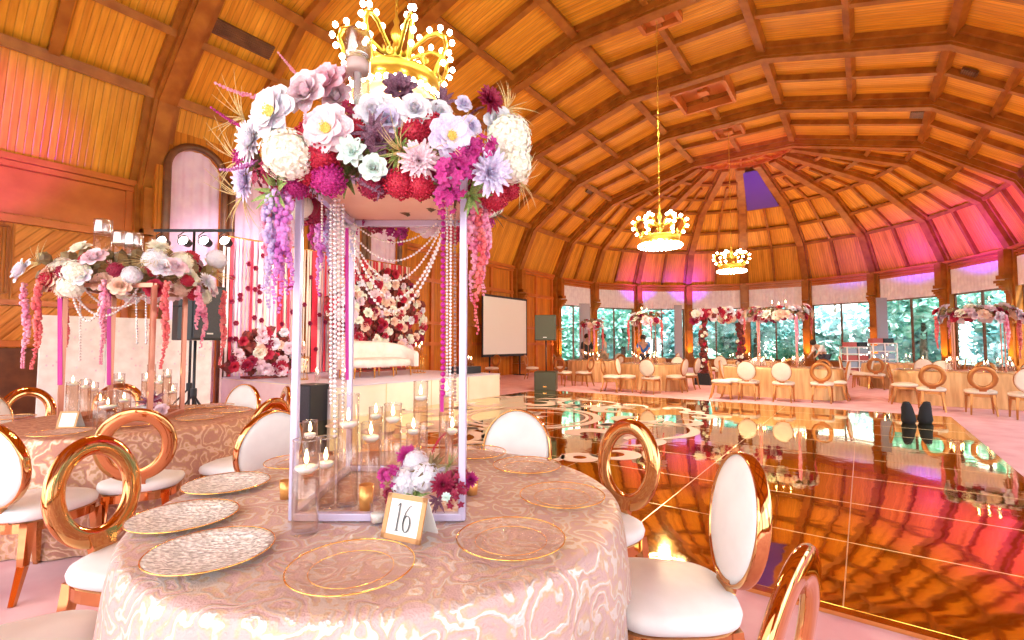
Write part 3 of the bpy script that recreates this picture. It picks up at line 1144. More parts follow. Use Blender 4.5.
def crown_mesh(seed, mt, n=420):
    rnd = random.Random(seed)
    mb = MB()
    for i in range(n):
        th = rnd.uniform(0, 2 * pi)
        z = rnd.uniform(-1, 1)
        rr = (rnd.random() ** 0.4)
        q = sqrt(1 - z * z)
        c = Vector((q * cos(th) * rr * 1.9, q * sin(th) * rr * 1.9, z * rr * 1.7))
        s_ = rnd.uniform(0.18, 0.42)
        # a spray of leaves: three bent quads
        for j in range(4):
            d = Vector((rnd.uniform(-1, 1), rnd.uniform(-1, 1), rnd.uniform(-0.6, 0.8))).normalized() * s_
            e = d.cross(Vector((rnd.uniform(-1, 1), rnd.uniform(-1, 1), 1))).normalized() * s_ * 0.42
            mb.quad(c, c + d * 0.5 + e, c + d * 1.2, c + d * 0.5 - e)
    return mb.mesh('crown', mt)


crowns = [crown_mesh(i, M[k]) for i, k in enumerate(('leaf_a', 'leaf_b', 'leaf_c', 'leaf_a', 'leaf_b'))]
tm = MB().tube([(0, 0, -0.4), (0.05, 0, 1.2), (0, 0.08, 2.6), (0.03, 0, 4.0)], [0.20, 0.15, 0.11, 0.06], 8).mesh('trunk', M['bark'], True)
trees = []
rnd = random.Random(3)
for k in range(30):
    deg = 6 + k * 6.1
    r = 13.5 + (k % 3) * 2.6 + rnd.uniform(-0.6, 0.6)
    x, y = apt(r, deg)
    if k == 5:
        continue
    t = empty('tree', (x, y, -0.35), rnd.uniform(0, 6), None, 'tree', 'trees beyond the far windows', scale=rnd.uniform(0.95, 1.25))
    link('trunk', tm, t)
    link('crown', crowns[k % 5], t, (0, 0, rnd.uniform(2.3, 3.6)), (0, 0, rnd.uniform(0, 6)))
    trees.append(t)
    if k % 2 == 0:
        link('crown', crowns[(k + 2) % 5], t, (0.5, -0.3, 1.3), (0, 0, rnd.uniform(0, 6)), 0.8)
rank(trees, 'leafy teal green tree outside the far windows, # of the row')
# pale building with white window frames behind the right-hand windows
bl = empty('building', (*apt(20, 33), -0.35), R(33) + pi / 2, 'pale garden building with white framed windows seen through right-hand glass', 'building')
MB().box((0, 0, 2.0), (9, 2.0, 4.0)).build('wall', mat('grey blue render', (0.45, 0.55, 0.62), 0.8), bl)
mb = MB()
mb.box((0, 0, 4.1), (9.6, 2.6, 0.25))
mb.build('roof', M['white'], bl)
for i in range(5):
    f = MB()
    x = -3.6 + 1.8 * i
    for dx in (-0.5, 0, 0.5):
        f.box((x + dx, 1.03, 1.9), (0.08, 0.08, 2.2))
    for dz in (0.8, 1.5, 2.2, 3.0):
        f.box((x, 1.03, dz), (1.1, 0.08, 0.08))
    w_ = f.build('window', M['white'], bl)
    MB().box((x, 1.0, 1.9), (1.0, 0.04, 2.1)).build('pane', mat('warm lit pane', (0.75, 0.62, 0.35), 0.3), w_)

# ================================================================ DANCE FLOOR
DX0, DX1, DY0, DY1 = -7.7, 1.22, 3.06, 12.02
df = empty('dance_floor', ((DX0 + DX1) / 2, (DY0 + DY1) / 2, 0), 0, 'mirrored gold dance floor with pale scroll decals', 'dance floor')
cxx, cyy = (DX0 + DX1) / 2, (DY0 + DY1) / 2
o = MB().box((0, 0, 0.012), (DX1 - DX0, DY1 - DY0, 0.022)).build('mirror_panels', M['mirror'], df)
mb = MB()
for dx, dy, a_, b_ in ((-1, 0, 0.07, DY1 - DY0 + 0.14), (1, 0, 0.07, DY1 - DY0 + 0.14), (0, -1, DX1 - DX0, 0.07), (0, 1, DX1 - DX0, 0.07)):
    mb.box((dx * ((DX1 - DX0) / 2 + 0.035), dy * ((DY1 - DY0) / 2 + 0.035), 0.011), (a_, b_, 0.022))
mb.build('edge_trim', M['gold_metal'], df)
mb = MB()
x = -0.12
while x > DX0:
    mb.box((x - cxx, 0, 0.0235), (0.006, DY1 - DY0, 0.001))
    x -= 1.28
y = 4.06
while y < DY1:
    mb.box((0, y - cyy, 0.0235), (DX1 - DX0, 0.006, 0.001))
    y += 1.0
mb.build('panel_seams', M['seam'], df)


def decal_ring(mb, c, r, w_, a0=0, a1=360, taper=False, r1=None, n=None):
    n = n or max(12, int(abs(a1 - a0) / 8))
    w = w_ * 1.6
    rows = [[], []]
    for i in range(n + 1):
        t = i / n
        a = R(a0 + (a1 - a0) * t)
        rr = r + ((r1 if r1 is not None else r) - r) * t
        ww = w * (sin(pi * min(1, max(0.02, t))) if taper else 1)
        rows[0].append((c[0] + (rr + ww / 2) * cos(a), c[1] + (rr + ww / 2) * sin(a), 0.0255))
        rows[1].append((c[0] + (rr - ww / 2) * cos(a), c[1] + (rr - ww / 2) * sin(a), 0.0255))
    mb.grid(rows)


mb = MB()
dc = (-5.1 - cxx, 7.5 - cyy)
decal_ring(mb, dc, 1.28, 0.09)
decal_ring(mb, dc, 1.10, 0.04)
for k in range(4):
    b = 90 * k + 45
    def P_(r, off):
        return (dc[0] + r * cos(R(b + off)), dc[1] + r * sin(R(b + off)))
    for sg in (-1, 1):
        decal_ring(mb, P_(1.95, 16 * sg), 0.50, 0.20, b + 180 * 0, b + sg * 330, True, 0.12)
        decal_ring(mb, P_(2.65, 24 * sg), 0.42, 0.16, b - sg * 60, b + sg * 260, True, 0.10)
        decal_ring(mb, P_(2.4, 38 * sg), 0.70, 0.14, b + sg * 120, b + sg * 330, True, 0.30)
        decal_ring(mb, P_(1.7, 40 * sg), 0.30, 0.12, b + sg * 20, b + sg * 300, True, 0.08)
        decal_ring(mb, P_(3.2, 9 * sg), 0.34, 0.13, b - sg * 100, b + sg * 220, True, 0.08)
    decal_ring(mb, P_(3.3, 0), 0.16, 0.10, 0, 360)
    decal_ring(mb, P_(2.1, 45), 0.9, 0.10, b - 30, b + 120, True)
mb.build('scroll_decal', M['vinyl'], df)
# monogram-like plain flourish in the ring
mb = MB()
for a0, sg in ((60, 1), (240, 1), (150, -1), (330, -1)):
    decal_ring(mb, (dc[0] + 0.35 * cos(R(a0)), dc[1] + 0.35 * sin(R(a0))), 0.46, 0.11, a0, a0 + sg * 280, True, 0.12)
mb.build('centre_decal', M['vinyl'], df)

# ================================================================ CHAIRS
def superell(a, b, n, e=2.6):
    out = []
    for i in range(n):
        t = 2 * pi * i / n
        ct, st = cos(t), sin(t)
        out.append((a * abs(ct) ** (2 / e) * (1 if ct >= 0 else -1), b * abs(st) ** (2 / e) * (1 if st >= 0 else -1)))
    return out


def pad_mesh(n, a, b, z0, z1, crown, e=3.2):
    mb = MB()
    rings = [(0.93, z0), (1.0, z0 + 0.012), (1.02, (z0 + z1) / 2), (0.985, z1 - 0.012), (0.90, z1), (0.6, z1 + crown * 0.7), (0.25, z1 + crown)]
    P = superell(1, 1, n, e)
    k = len(mb.v)
    for s_, z in rings:
        for (x, y) in P:
            mb.v.append((x * a * s_ * (1 - 0.08 * (-y)), y * b * s_, z))
    mb.v.append((0, 0, z1 + crown))
    top = len(mb.v) - 1
    mb.v.append((0, 0, z0))
    bot = len(mb.v) - 1
    for i in range(len(rings) - 1):
        for j in range(n):
            j2 = (j + 1) % n
            mb.face((k + i * n + j, k + i * n + j2, k + (i + 1) * n + j2, k + (i + 1) * n + j))
    for j in range(n):
        j2 = (j + 1) % n
        mb.face((k + (len(rings) - 1) * n + j, k + (len(rings) - 1) * n + j2, top))
        mb.face((k + j2, k + j, bot))
    return mb


def chair_meshes(q, seat_m, metal, pre):
    """local axes: +Y faces forward, origin on the floor under the seat"""
    n = 40 if q else 14
    d = {}
    d['seat'] = pad_mesh(n, 0.235, 0.235, 0.405, 0.475, 0.025).mesh('seat', seat_m, True)
    mb = MB()
    P = superell(0.225, 0.225, n, 3.4)
    kk = len(mb.v)
    for (s_, z) in ((0.9, 0.345), (1.0, 0.35), (1.0, 0.40), (0.96, 0.408)):
        for x, y in P:
            mb.v.append((x * s_ * (1 + 0.08 * y / 0.2), y * s_, z))
    for i in range(3):
        for j in range(n):
            j2 = (j + 1) % n
            mb.face((kk + i * n + j, kk + i * n + j2, kk + (i + 1) * n + j2, kk + (i + 1) * n + j))
    mb.face(tuple(kk + j for j in range(n - 1, -1, -1)))
    mb.face(tuple(kk + 3 * n + j for j in range(n)))
    d['seat_frame'] = mb.mesh('seat_frame', metal, False)
    for sx_ in (-1, 1):
        d['fl%d' % sx_] = MB().bar((sx_ * 0.19, 0.185, 0.37), (sx_ * 0.20, 0.215, 0.0), 0.046, 0.046, w2=0.024, h2=0.024).mesh('leg', metal)
        m2 = MB().bar((sx_ * 0.155, -0.185, 0.40), (sx_ * 0.17, -0.215, 0.18), 0.046, 0.046, w2=0.036, h2=0.036)
        m2.bar((sx_ * 0.17, -0.215, 0.18), (sx_ * 0.185, -0.275, 0.0), 0.036, 0.036, w2=0.024, h2=0.024)
        d['rl%d' % sx_] = m2.mesh('leg', metal)
    # neck: a flared mount joining seat and oval
    mb = MB()
    mb.bar((0, -0.200, 0.385), (0, -0.215, 0.47), 0.20, 0.035, w2=0.10)
    mb.bar((0, -0.215, 0.47), (0, -0.232, 0.545), 0.10, 0.035, w2=0.13)
    d['back_mount'] = mb.mesh('back_mount', metal)
    # oval back, leaning back
    cz, cy, az, ax, lean = 0.722, -0.262, 0.245, 0.222, 0.16
    ax_u = Vector((1, 0, 0))
    ax_v = Vector((0, -sin(lean), cos(lean)))
    nrm = Vector((0, cos(lean), sin(lean)))
    cc = Vector((0, cy, cz))
    N = 56 if q else 20

    def ring(rad, thick, m=14):
        mb = MB()
        k = len(mb.v)
        m = m if q else 6
        for i in range(N):
            t = 2 * pi * i / N
            c0 = cc + ax_u * (ax - rad / 2) * cos(t) + ax_v * (az - rad / 2) * sin(t)
            out = (ax_u * cos(t) * az + ax_v * sin(t) * ax).normalized()
            for j in range(m):
                u = 2 * pi * j / m
                cu, su = cos(u), sin(u)
                a_ = (abs(cu) ** 0.7) * (1 if cu >= 0 else -1) * rad / 2
                b_ = (abs(su) ** 0.7) * (1 if su >= 0 else -1) * thick / 2
                mb.v.append(tuple(c0 + out * a_ + nrm * b_))
        for i in range(N):
            i2 = (i + 1) % N
            for j in range(m):
                j2 = (j + 1) % m
                mb.face((k + i * m + j, k + i2 * m + j, k + i2 * m + j2, k + i * m + j2))
        return mb

    d['back_ring'] = ring(0.088, 0.034).mesh('back_ring', metal, True)
    d['back_frame'] = ring(0.016, 0.050).mesh('back_frame', metal, True)
    mb = MB()
    k = 0
    rr = [(1.0, 0.0), (0.97, 0.5), (0.85, 0.8), (0.55, 0.97), (0.001, 1.0)]
    prof = [(r_, s_ * 0.034) for r_, s_ in rr]
    full = [(r_, z_) for r_, z_ in prof[::-1]] + [(r_, -z_) for r_, z_ in prof[1:]]
    for r_, z_ in full:
        for i in range(N):
            t = 2 * pi * i / N
            mb.v.append(tuple(cc + ax_u * (ax - 0.008) * r_ * cos(t) + ax_v * (az - 0.008) * r_ * sin(t) + nrm * z_))
    for i in range(len(full) - 1):
        for j in range(N):
            j2 = (j + 1) % N
            mb.face((k + i * N + j, k + i * N + j2, k + (i + 1) * N + j2, k + (i + 1) * N + j))
    d['back_pad'] = mb.mesh('back_pad', seat_m, True)
    return d


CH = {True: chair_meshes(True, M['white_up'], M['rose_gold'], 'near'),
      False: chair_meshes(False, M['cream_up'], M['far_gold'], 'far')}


def chair(kind, xy, face, near=False, label=None, group=None, yellow=False):
    """kind 'ring' or 'pad'; face = point the chair looks at"""
    dx, dy = face[0] - xy[0], face[1] - xy[1]
    rz = atan2(dy, dx) - pi / 2
    d = CH[near]
    t = empty('dining_chair', (xy[0], xy[1], 0), rz, label, 'chair', group)
    link('seat', d['seat'], t)
    link('seat_frame', d['seat_frame'], t)
    for k in ('fl-1', 'fl1', 'rl-1', 'rl1'):
        link('leg', d[k], t)
    link('back_mount', d['back_mount'], t)
    if kind == 'ring':
        link('back_ring', d['back_ring'], t)
    else:
        link('back_frame', d['back_frame'], t)
        link('back_pad', d['back_pad'], t)
    return t


def seat_from_back(back, dirv, off=0.262):
    q = sqrt(dirv[0] ** 2 + dirv[1] ** 2)
    return (back[0] + dirv[0] / q * off, back[1] + dirv[1] / q * off)


def chair_b(kind, back, look, near, label, group=None):
    dv = (look[0] - back[0], look[1] - back[1])
    s_ = seat_from_back(back, dv)
    return chair(kind, s_, (s_[0] + dv[0], s_[1] + dv[1]), near, label, group)


T1 = (-1.559, 1.336)
T2 = (-4.915, 1.428)
chair_b('pad', (-0.401, 1.985), (-1.622, 1.206), True, 'white padded oval back chair with its side to the gold floor, right of near table')
chair_b('ring', (-1.058, 2.520), (-1.450, 1.480), True, 'open ring back rose gold chair between near table and gold dance floor')
chair_b('pad', (-1.755, 2.458), (-1.498, 1.630), True, 'white padded oval back chair at far side of near table, stage behind it')
chair_b('pad', (-3.025, 1.569), (-4.391, 1.439), True, 'white padded oval back chair between the two front tables')
chair_b('ring', (-2.787, 0.666), (-1.594, 1.338), True, 'open ring back mirror polished chair at left edge of near table')
chair_b('ring', (-3.813, 1.105), (-4.700, 1.523), True, 'open ring back gold chair pushed up to the left table, skirt seen through ring')
chair_b('pad', (-3.794, 0.451), (-4.579, 1.612), True, 'white padded chair cut off by the left edge of picture')
chair('pad', (-2.055, 0.272), (-1.582, 1.321), True, 'white seat chair at bottom left corner, its back out of view')
chair_b('ring', (-0.149, 1.154), (-1.444, 1.336), True, 'open ring back chair seen edge-on in the near right foreground')
chair_b('ring', (-3.695, 1.910), (-4.700, 1.523), True, 'open ring back chair at right end of left table behind white chair')
chair_b('ring', (-4.617, 2.512), (-4.899, 1.626), True, 'open ring back gold chair at far right end of left table near the dark box')
chair_b('pad', (-5.147, 2.373), (-4.880, 1.516), True, 'white padded chair behind the left table beside the ribbon backdrop')
chair_b('ring', (-6.455, 1.011), (-5.001, 1.427), True, 'gold ring back chair at far left behind left table')
chair_b('pad', (-5.999, 0.675), (-4.972, 1.387), True, 'white padded chair at left picture edge behind the left table')
chair_b('ring', (-6.288, 1.665), (-5.141, 1.449), True, 'gold ring back chair behind left table in front of white panel')


# ================================================================ TABLES UNDER CLOTHS
def cloth_mesh(a, b, h, mt, e=2.0, n=160, folds=18, amp=0.035, seed=1, floor_out=0.05):
    rnd = random.Random(seed)
    ph = [rnd.uniform(0, 6.28) for _ in range(4)]
    P = superell(1, 1, n, e)
    mb = MB()
    rows = []
    levels = [(0.0, 0)]
    for s_ in (0.25, 0.5, 0.75, 0.92):
        rows.append([(x * a * s_, y * b * s_, h) for x, y in P])
    rad = 0.035
    for i in range(5):
        t = pi / 2 * i / 4
        rows.append([(x * (a - rad + rad * sin(t)), y * (b - rad + rad * sin(t)), h - rad + rad * cos(t)) for x, y in P])
    for i in range(1, 15):
        t = i / 14
        z = (h - rad) * (1 - t) + 0.006
        row = []
        for j, (x, y) in enumerate(P):
            th = 2 * pi * j / n
            f = sin(folds * th + ph[0] + 1.6 * sin(2 * th + ph[1])) * 0.6 + sin(folds * 1.7 * th + ph[2] + sin(3 * th)) * 0.4
            d = t ** 0.8 * (amp * f + floor_out) + 0.004
            nx, ny = x / a, y / b
            q = sqrt(nx * nx + ny * ny) or 1
            row.append((x * a + nx / q * d, y * b + ny / q * d, z))
        rows.append(row)
    k = 0
    for r_ in rows:
        mb.v += r_
    for i in range(len(rows) - 1):
        for j in range(n):
            j2 = (j + 1) % n
            mb.face((i * n + j, (i + 1) * n + j, (i + 1) * n + j2, i * n + j2))
    mb.v.append((0, 0, h))
    for j in range(n):
        mb.face((j, (j + 1) % n, len(mb.v) - 1))
    return mb.mesh('tablecloth', mt, True)


def banquet_table(xy, a, b, rz, cloth_m, label, group=None, h=0.76, e=2.0, near=False, seed=1):
    me = cloth_mesh(a, b, h, cloth_m, e, 200 if near else 96, int(14 * max(a, b) / 0.9) + 4, 0.032, seed)
    o = link('tablecloth', me, None, (xy[0], xy[1], 0), (0, 0, rz))
    tag(o, label, 'tablecloth', group)
    return o


banquet_table(T1, 0.90, 0.90, 0.3, M['cloth'], 'round near banquet table under floor-length champagne pink sequin cloth', near=True, seed=2)
banquet_table(T2, 0.90, 0.90, 0.8, M['cloth_b'], 'round left banquet table under rose gold sequin cloth', near=True, seed=5)


# ================================================================ PLATES, CARD, CANDLES
def plate_meshes():
    n = 56
    body = MB().lathe([(0.055, 0.0), (0.105, 0.002), (0.118, 0.010), (0.150, 0.016), (0.165, 0.020), (0.165, 0.023), (0.150, 0.019), (0.116, 0.013), (0.103, 0.006), (0.0001, 0.005)], n)
    rim = MB().tube([(0.166 * cos(2 * pi * i / 64), 0.166 * sin(2 * pi * i / 64), 0.0215) for i in range(64)], 0.0026, 6, closed=True)
    well = MB().tube([(0.110 * cos(2 * pi * i / 48), 0.110 * sin(2 * pi * i / 48), 0.0110) for i in range(48)], 0.0012, 5, closed=True)
    return body, rim, well


pb, prm, pw = plate_meshes()
PL = {'leaf': pb.mesh('plate_body', M['plate'], True), 'clear': pb.mesh('plate_body', M['plate_clear'], True)}
PRIM = prm.mesh('gold_rim', M['gold_metal'], True)
PWELL = pw.mesh('well_line', M['gold_metal'], True)


def plate(xy, z, kind, label, group=None, rz=0, parts=True):
    t = empty('charger_plate', (xy[0], xy[1], z), rz, label, 'plate', group)
    link('plate_body', PL[kind], t)
    link('gold_rim', PRIM, t)
    if kind == 'clear' and label:
        link('well_line', PWELL, t)
    return t


TZ = 0.7615
for (x, y, z), kind, lab in (
        ((-1.129, 0.816, 0.775), 'clear', 'gold rimmed glass charger plate at front edge, directly before the number card'),
        ((-1.545, 0.637, 0.775), 'leaf', 'glass charger plate with painted reflections, frontmost of three on near table left side'),
        ((-1.921, 0.702, 0.775), 'leaf', 'glass charger plate with painted reflections, middle of the three on near table left side'),
        ((-2.221, 0.970, 0.775), 'leaf', 'glass charger plate with painted reflections, rearmost of three on near table left side'),
        ((-0.893, 1.219, 0.775), 'clear', 'clear gold rimmed charger plate right of the number card, nearest on right side'),
        ((-0.977, 1.675, 0.775), 'clear', 'clear gold rimmed charger plate at far right of near table'),
        ((-1.352, 1.980, 0.775), 'clear', 'clear gold rimmed charger plate at back right of near table, before white chair'),
        ((-1.739, 2.048, 0.775), 'clear', 'clear charger plate behind the right post of flower stand'),
        ((-2.257, 1.895, 0.775), 'clear', 'clear charger plate at the back of near table behind the candles'),
        ((-2.331, 1.365, 0.775), 'clear', 'clear charger plate behind left post of flower stand')):
    plate((x, y), TZ, kind, lab)

# table number card: a gold-framed tent card
def tent_card(loc, rz, txt, w, h, label, roll=0.0):
    t = empty('table_number_card', loc, rz, label, 'table number')
    th = 0.003
    ln = 0.30
    fm = MB()
    up = Vector((0, sin(ln), cos(ln)))
    o_ = Vector((0, 0, 0.002))
    fw = 0.10 * w

    def pt(x, s_, off=0):
        n_ = Vector((0, -cos(ln), sin(ln)))
        return o_ + Vector((x, 0, 0)) + up * s_ + n_ * off
    # card sheet
    MB().bar(pt(0, 0.002), pt(0, h - 0.002), w - 0.004, th, up=(0, -cos(ln), sin(ln))).build('card', M['paper'], t)
    for x in (-w / 2 + fw / 2, w / 2 - fw / 2):
        fm.bar(pt(x, 0, 0.002), pt(x, h, 0.002), fw, 0.006, up=(0, -cos(ln), sin(ln)))
    for s_ in (fw / 2, h - fw / 2):
        fm.bar(pt(-w / 2, s_, 0.002), pt(w / 2, s_, 0.002), 0.006, fw, up=up)
    fm.build('gold_border', M['gold_leaf'], t)
    # rear leg sheet
    top = pt(0, h)
    MB().bar((0, top.y * 2 + 0.02, 0.002), top, w * 0.98, 0.002, up=(0, 1, 0)).build('rear_flap', M['paper'], t)
    # serif numerals drawn as thick and thin strokes on the card
    nm = MB()

    def stroke(pts, wds):
        rows = [[], []]
        for q_ in range(len(pts)):
            a0, b0 = pts[max(0, q_ - 1)], pts[min(len(pts) - 1, q_ + 1)]
            dx, dz = b0[0] - a0[0], b0[1] - a0[1]
            ll = sqrt(dx * dx + dz * dz) or 1
            nx, nz = -dz / ll, dx / ll
            for r_, sg in ((0, 1), (1, -1)):
                rows[r_].append(pt((pts[q_][0] + sg * nx * wds[q_] / 2) * h, h * 0.5 + (pts[q_][1] + sg * nz * wds[q_] / 2) * h, 0.0045))
        nm.grid(rows)

    def digit(ch, cx):
        if ch == '1':
            stroke([(cx, 0.30), (cx, -0.30)], [0.045, 0.045])
            stroke([(cx - 0.075, 0.23), (cx, 0.305)], [0.015, 0.03])
            stroke([(cx - 0.07, -0.295), (cx + 0.07, -0.295)], [0.014, 0.014])
        else:
            stroke([(cx + 0.085, 0.29), (cx + 0.01, 0.24), (cx - 0.06, 0.12), (cx - 0.09, -0.02), (cx - 0.095, -0.12)], [0.018, 0.022, 0.03, 0.042, 0.045])
            n_ = 22
            stroke([(cx + 0.095 * cos(2 * pi * q_ / n_), -0.125 + 0.175 * sin(2 * pi * q_ / n_)) for q_ in range(n_ + 1)],
                   [0.018 + 0.027 * abs(cos(2 * pi * q_ / n_)) for q_ in range(n_ + 1)])

    if txt:
        digit(txt[0], -0.15)
        digit(txt[1], 0.10)
        nm.build('number', M['ink'], t)
    return t


M['gold_leaf'] = mat('pale gold border', (0.64, 0.32, 0.13), 0.45, 0.1)
ca, cb = (-1.265, 1.008, 0.761), (-1.090, 1.043, 0.761)
ang = atan2(cb[1] - ca[1], cb[0] - ca[0])
tent_card(((ca[0] + cb[0]) / 2, (ca[1] + cb[1]) / 2, 0.762), ang, '16', 0.150, 0.135,
          'white table number card with gold border reading 16')


def flame_mesh(s_=1.0):
    return MB().lathe([(0.0005, 0), (0.0045 * s_, 0.006 * s_), (0.0055 * s_, 0.013 * s_), (0.0035 * s_, 0.024 * s_), (0.0003, 0.036 * s_)], 10).mesh('flame', M['flame'], True)


FL = flame_mesh(1.35)
WICK = MB().tube([(0, 0, 0), (0.001, 0, 0.01)], 0.0008, 5).mesh('wick', M['ink'])


def candle_cup(r):
    return MB().lathe([(0.0005, -0.012), (r * 0.55, -0.010), (r * 0.92, 0.004), (r * 0.98, 0.012), (r * 0.9, 0.014), (r * 0.5, 0.011), (0.0005, 0.010)], 26).mesh('wax_cup', M['wax'], True)


LASTC = []


def cylinder_candle(loc, r, h, level, label, clabel, near=True, group=None, cgroup=None, stem=False):
    """clear glass cylinder partly filled with water, candle floating on top"""
    n = 36 if near else 12
    t = empty('glass_cylinder', loc, 0, label, 'candle holder', group)
    g = MB().lathe([(0.0005, 0.0), (r * 0.96, 0.0), (r, 0.003), (r, h), (r - 0.0025, h), (r - 0.0025, 0.012), (0.0005, 0.012)], n)
    g.build('glass_wall', M['glass'], t, True)
    if near:
        MB().lathe([(r - 0.003, 0.0125), (r - 0.003, level - 0.002), (0.0005, level - 0.002)], n).build('water', M['water'], t, True)
        MB().tube([(r * cos(2 * pi * i / 40), r * sin(2 * pi * i / 40), h) for i in range(40)], 0.0016, 5, closed=True).build('glass_rim', M['crystal'], t, True)
    c = empty('floating_candle', (loc[0], loc[1], loc[2] + level), 0, clabel, 'candle', cgroup)
    LASTC.append(c)
    link('wax_cup', candle_cup((r - 0.004) * 0.93), c)
    if near:
        link('wick', WICK, c, (0, 0, 0.011))
    link('flame', FL, c, (0, 0, 0.020), None, 1.0 if near else 1.6)
    return t


cyl = [  # base point, radius, height, water level, what marks it
    ((-1.490, 0.895, 0.761), 0.043, 0.300, 0.200, 'front left, nearest of all and left of the number card'),
    ((-1.655, 1.073, 0.761), 0.036, 0.260, 0.155, 'short one just behind the front left cylinder'),
    ((-1.607, 1.135, 0.761), 0.040, 0.420, 0.300, 'tall one by the left beaded strands'),
    ((-1.595, 1.232, 0.761), 0.040, 0.300, 0.235, 'wide one in the middle above number card'),
    ((-1.617, 1.361, 0.761), 0.037, 0.360, 0.290, 'tall one in the middle beside magenta petals'),
    ((-2.068, 1.257, 0.761), 0.033, 0.260, 0.190, 'small one behind the left post'),
    ((-1.761, 1.654, 0.761), 0.036, 0.430, 0.345, 'tall one with square rim light behind white hydrangea'),
    ((-1.708, 1.560, 0.761), 0.034, 0.240, 0.200, 'low one behind the white hydrangea'),
    ((-1.685, 1.756, 0.761), 0.037, 0.430, 0.360, 'tall one close to right post'),
    ((-1.969, 1.549, 0.761), 0.034, 0.300, 0.250, 'rear one in the centre of the stand'),
    ((-1.516, 1.619, 0.761), 0.032, 0.260, 0.215, 'low one close to the right post'),
]
for p, r, h, lv, where in cyl:
    cylinder_candle(p, r, h, lv, 'clear glass cylinder, ' + where, 'floating candle in cylinder, ' + where)

# votives
def votive(loc, r, h, mt, label, group=None, name='votive_cup'):
    t = empty(name, loc, 0, label, 'votive', group)
    MB().lathe([(0.0005, 0), (r * 0.85, 0), (r, h), (r - 0.003, h), (r * 0.8, 0.008), (0.0005, 0.008)], 24).build('cup', mt, t, True)
    MB().lathe([(0.0005, 0.009), (r * 0.78, 0.009), (r * 0.85, h * 0.5), (0.0005, h * 0.5)], 18).build('wax', M['wax'], t, True)
    return t


votive((-1.876, 1.043, 0.761), 0.027, 0.070, M['amber'], 'gold mercury glass votive left of the front candle cylinder')
votive((-1.485, 1.130, 0.761), 0.027, 0.100, M['amber'], 'tall gold votive in front of the middle candles')
votive((-1.357, 1.079, 0.761), 0.026, 0.075, M['glass'], 'small clear glass votive just left of the number card')
votive((-1.310, 1.518, 0.761), 0.026, 0.060, M['amber'], 'gold votive just right of the stand post under the burgundy flower')
votive((-1.745, 1.862, 0.761), 0.026, 0.070, M['amber'], 'gold votive behind the stand, right side')


# ================================================================ FLOWERS (shared meshes, centred on the bloom, facing +Z)
def petal(mb, base, out, up, ln, wd, tilt, cup=0.25, curl=0.2, point=0.0, nl=4, nw=3):
    """petal grid starting at base; tilt 0 = straight up, 90deg = flat outwards"""
    out, up = Vector(out), Vector(up)
    side = out.cross(up).normalized()
    P = []
    for i in range(nl + 1):
        t = i / nl
        a = tilt + curl * t * t
        c0 = base + (up * cos(tilt) + out * sin(tilt)) * ln * t + (out * cos(tilt) - up * sin(tilt)) * (curl * ln * t * t * 0.5)
        if point:
            w_ = wd * sin(pi * min(1, (t * 0.85 + 0.08))) ** 0.8 * (1 - t * point * 0.6)
        else:
            w_ = wd * (0.35 + 0.65 * sin(pi * min(0.80, 0.12 + t * 0.62)))
            if i == nl:
                w_ *= 0.62
        row = []
        inn = (up * sin(tilt) - out * cos(tilt))
        for j in range(nw + 1):
            s_ = j / nw * 2 - 1
            row.append(c0 + side * s_ * w_ / 2 + inn * (cup * w_ * s_ * s_ * 0.5))
        P.append(row)
    mb.grid(P)


def bloom(layers, seed=0, z0=0.0):
    """layers: (count, length, width, tilt_deg, base_radius, cup, curl, point)"""
    rnd = random.Random(seed)
    mb = MB()
    for li, (n, ln, wd, tilt, br, cup, curl, point) in enumerate(layers):
        off = rnd.uniform(0, 6.28)
        for k in range(n):
            a = off + 2 * pi * k / n + rnd.uniform(-0.12, 0.12)
            out = Vector((cos(a), sin(a), 0))
            petal(mb, out * br + Vector((0, 0, z0)), out, (0, 0, 1), ln * rnd.uniform(0.9, 1.08), wd, R(tilt + rnd.uniform(-5, 5)), cup, curl, point)
    return mb


def fl_rose(seed=1):
    return bloom([(3, .55, .5, 4, .04, .8, -.3, 0), (4, .62, .62, 12, .10, .7, -.1, 0), (5, .70, .75, 24, .16, .5, .2, 0), (6, .80, .85, 42, .18, .4, .5, 0),
                  (7, .95, .90, 66, .16, .3, .6, 0)], seed, -0.25)


def fl_peony(seed=2):
    return bloom([(6, .75, .80, 52, .14, .4, .3, 0), (7, .90, .90, 72, .14, .3, .4, 0), (7, 1.0, .92, 86, .12, .25, .3, 0)], seed, -0.1)


def fl_dahlia(seed=3):
    return bloom([(8, .42, .24, 10, .05, .6, .0, .5), (12, .58, .28, 28, .08, .5, .1, .5), (14, .74, .32, 46, .10, .5, .1, .5), (16, .88, .34, 64, .10, .4, .1, .5),
                  (17, 1.0, .36, 80, .08, .4, .1, .5)], seed, -0.15)


def fl_succulent(seed=4):
    return bloom([(4, .35, .40, 15, .05, .6, -.1, .3), (6, .6, .58, 38, .08, .5, -.1, .3), (8, .85, .68, 60, .1, .4, -.1, .3), (9, 1.0, .70, 78, .1, .35, -.1, .3)], seed, -0.15)


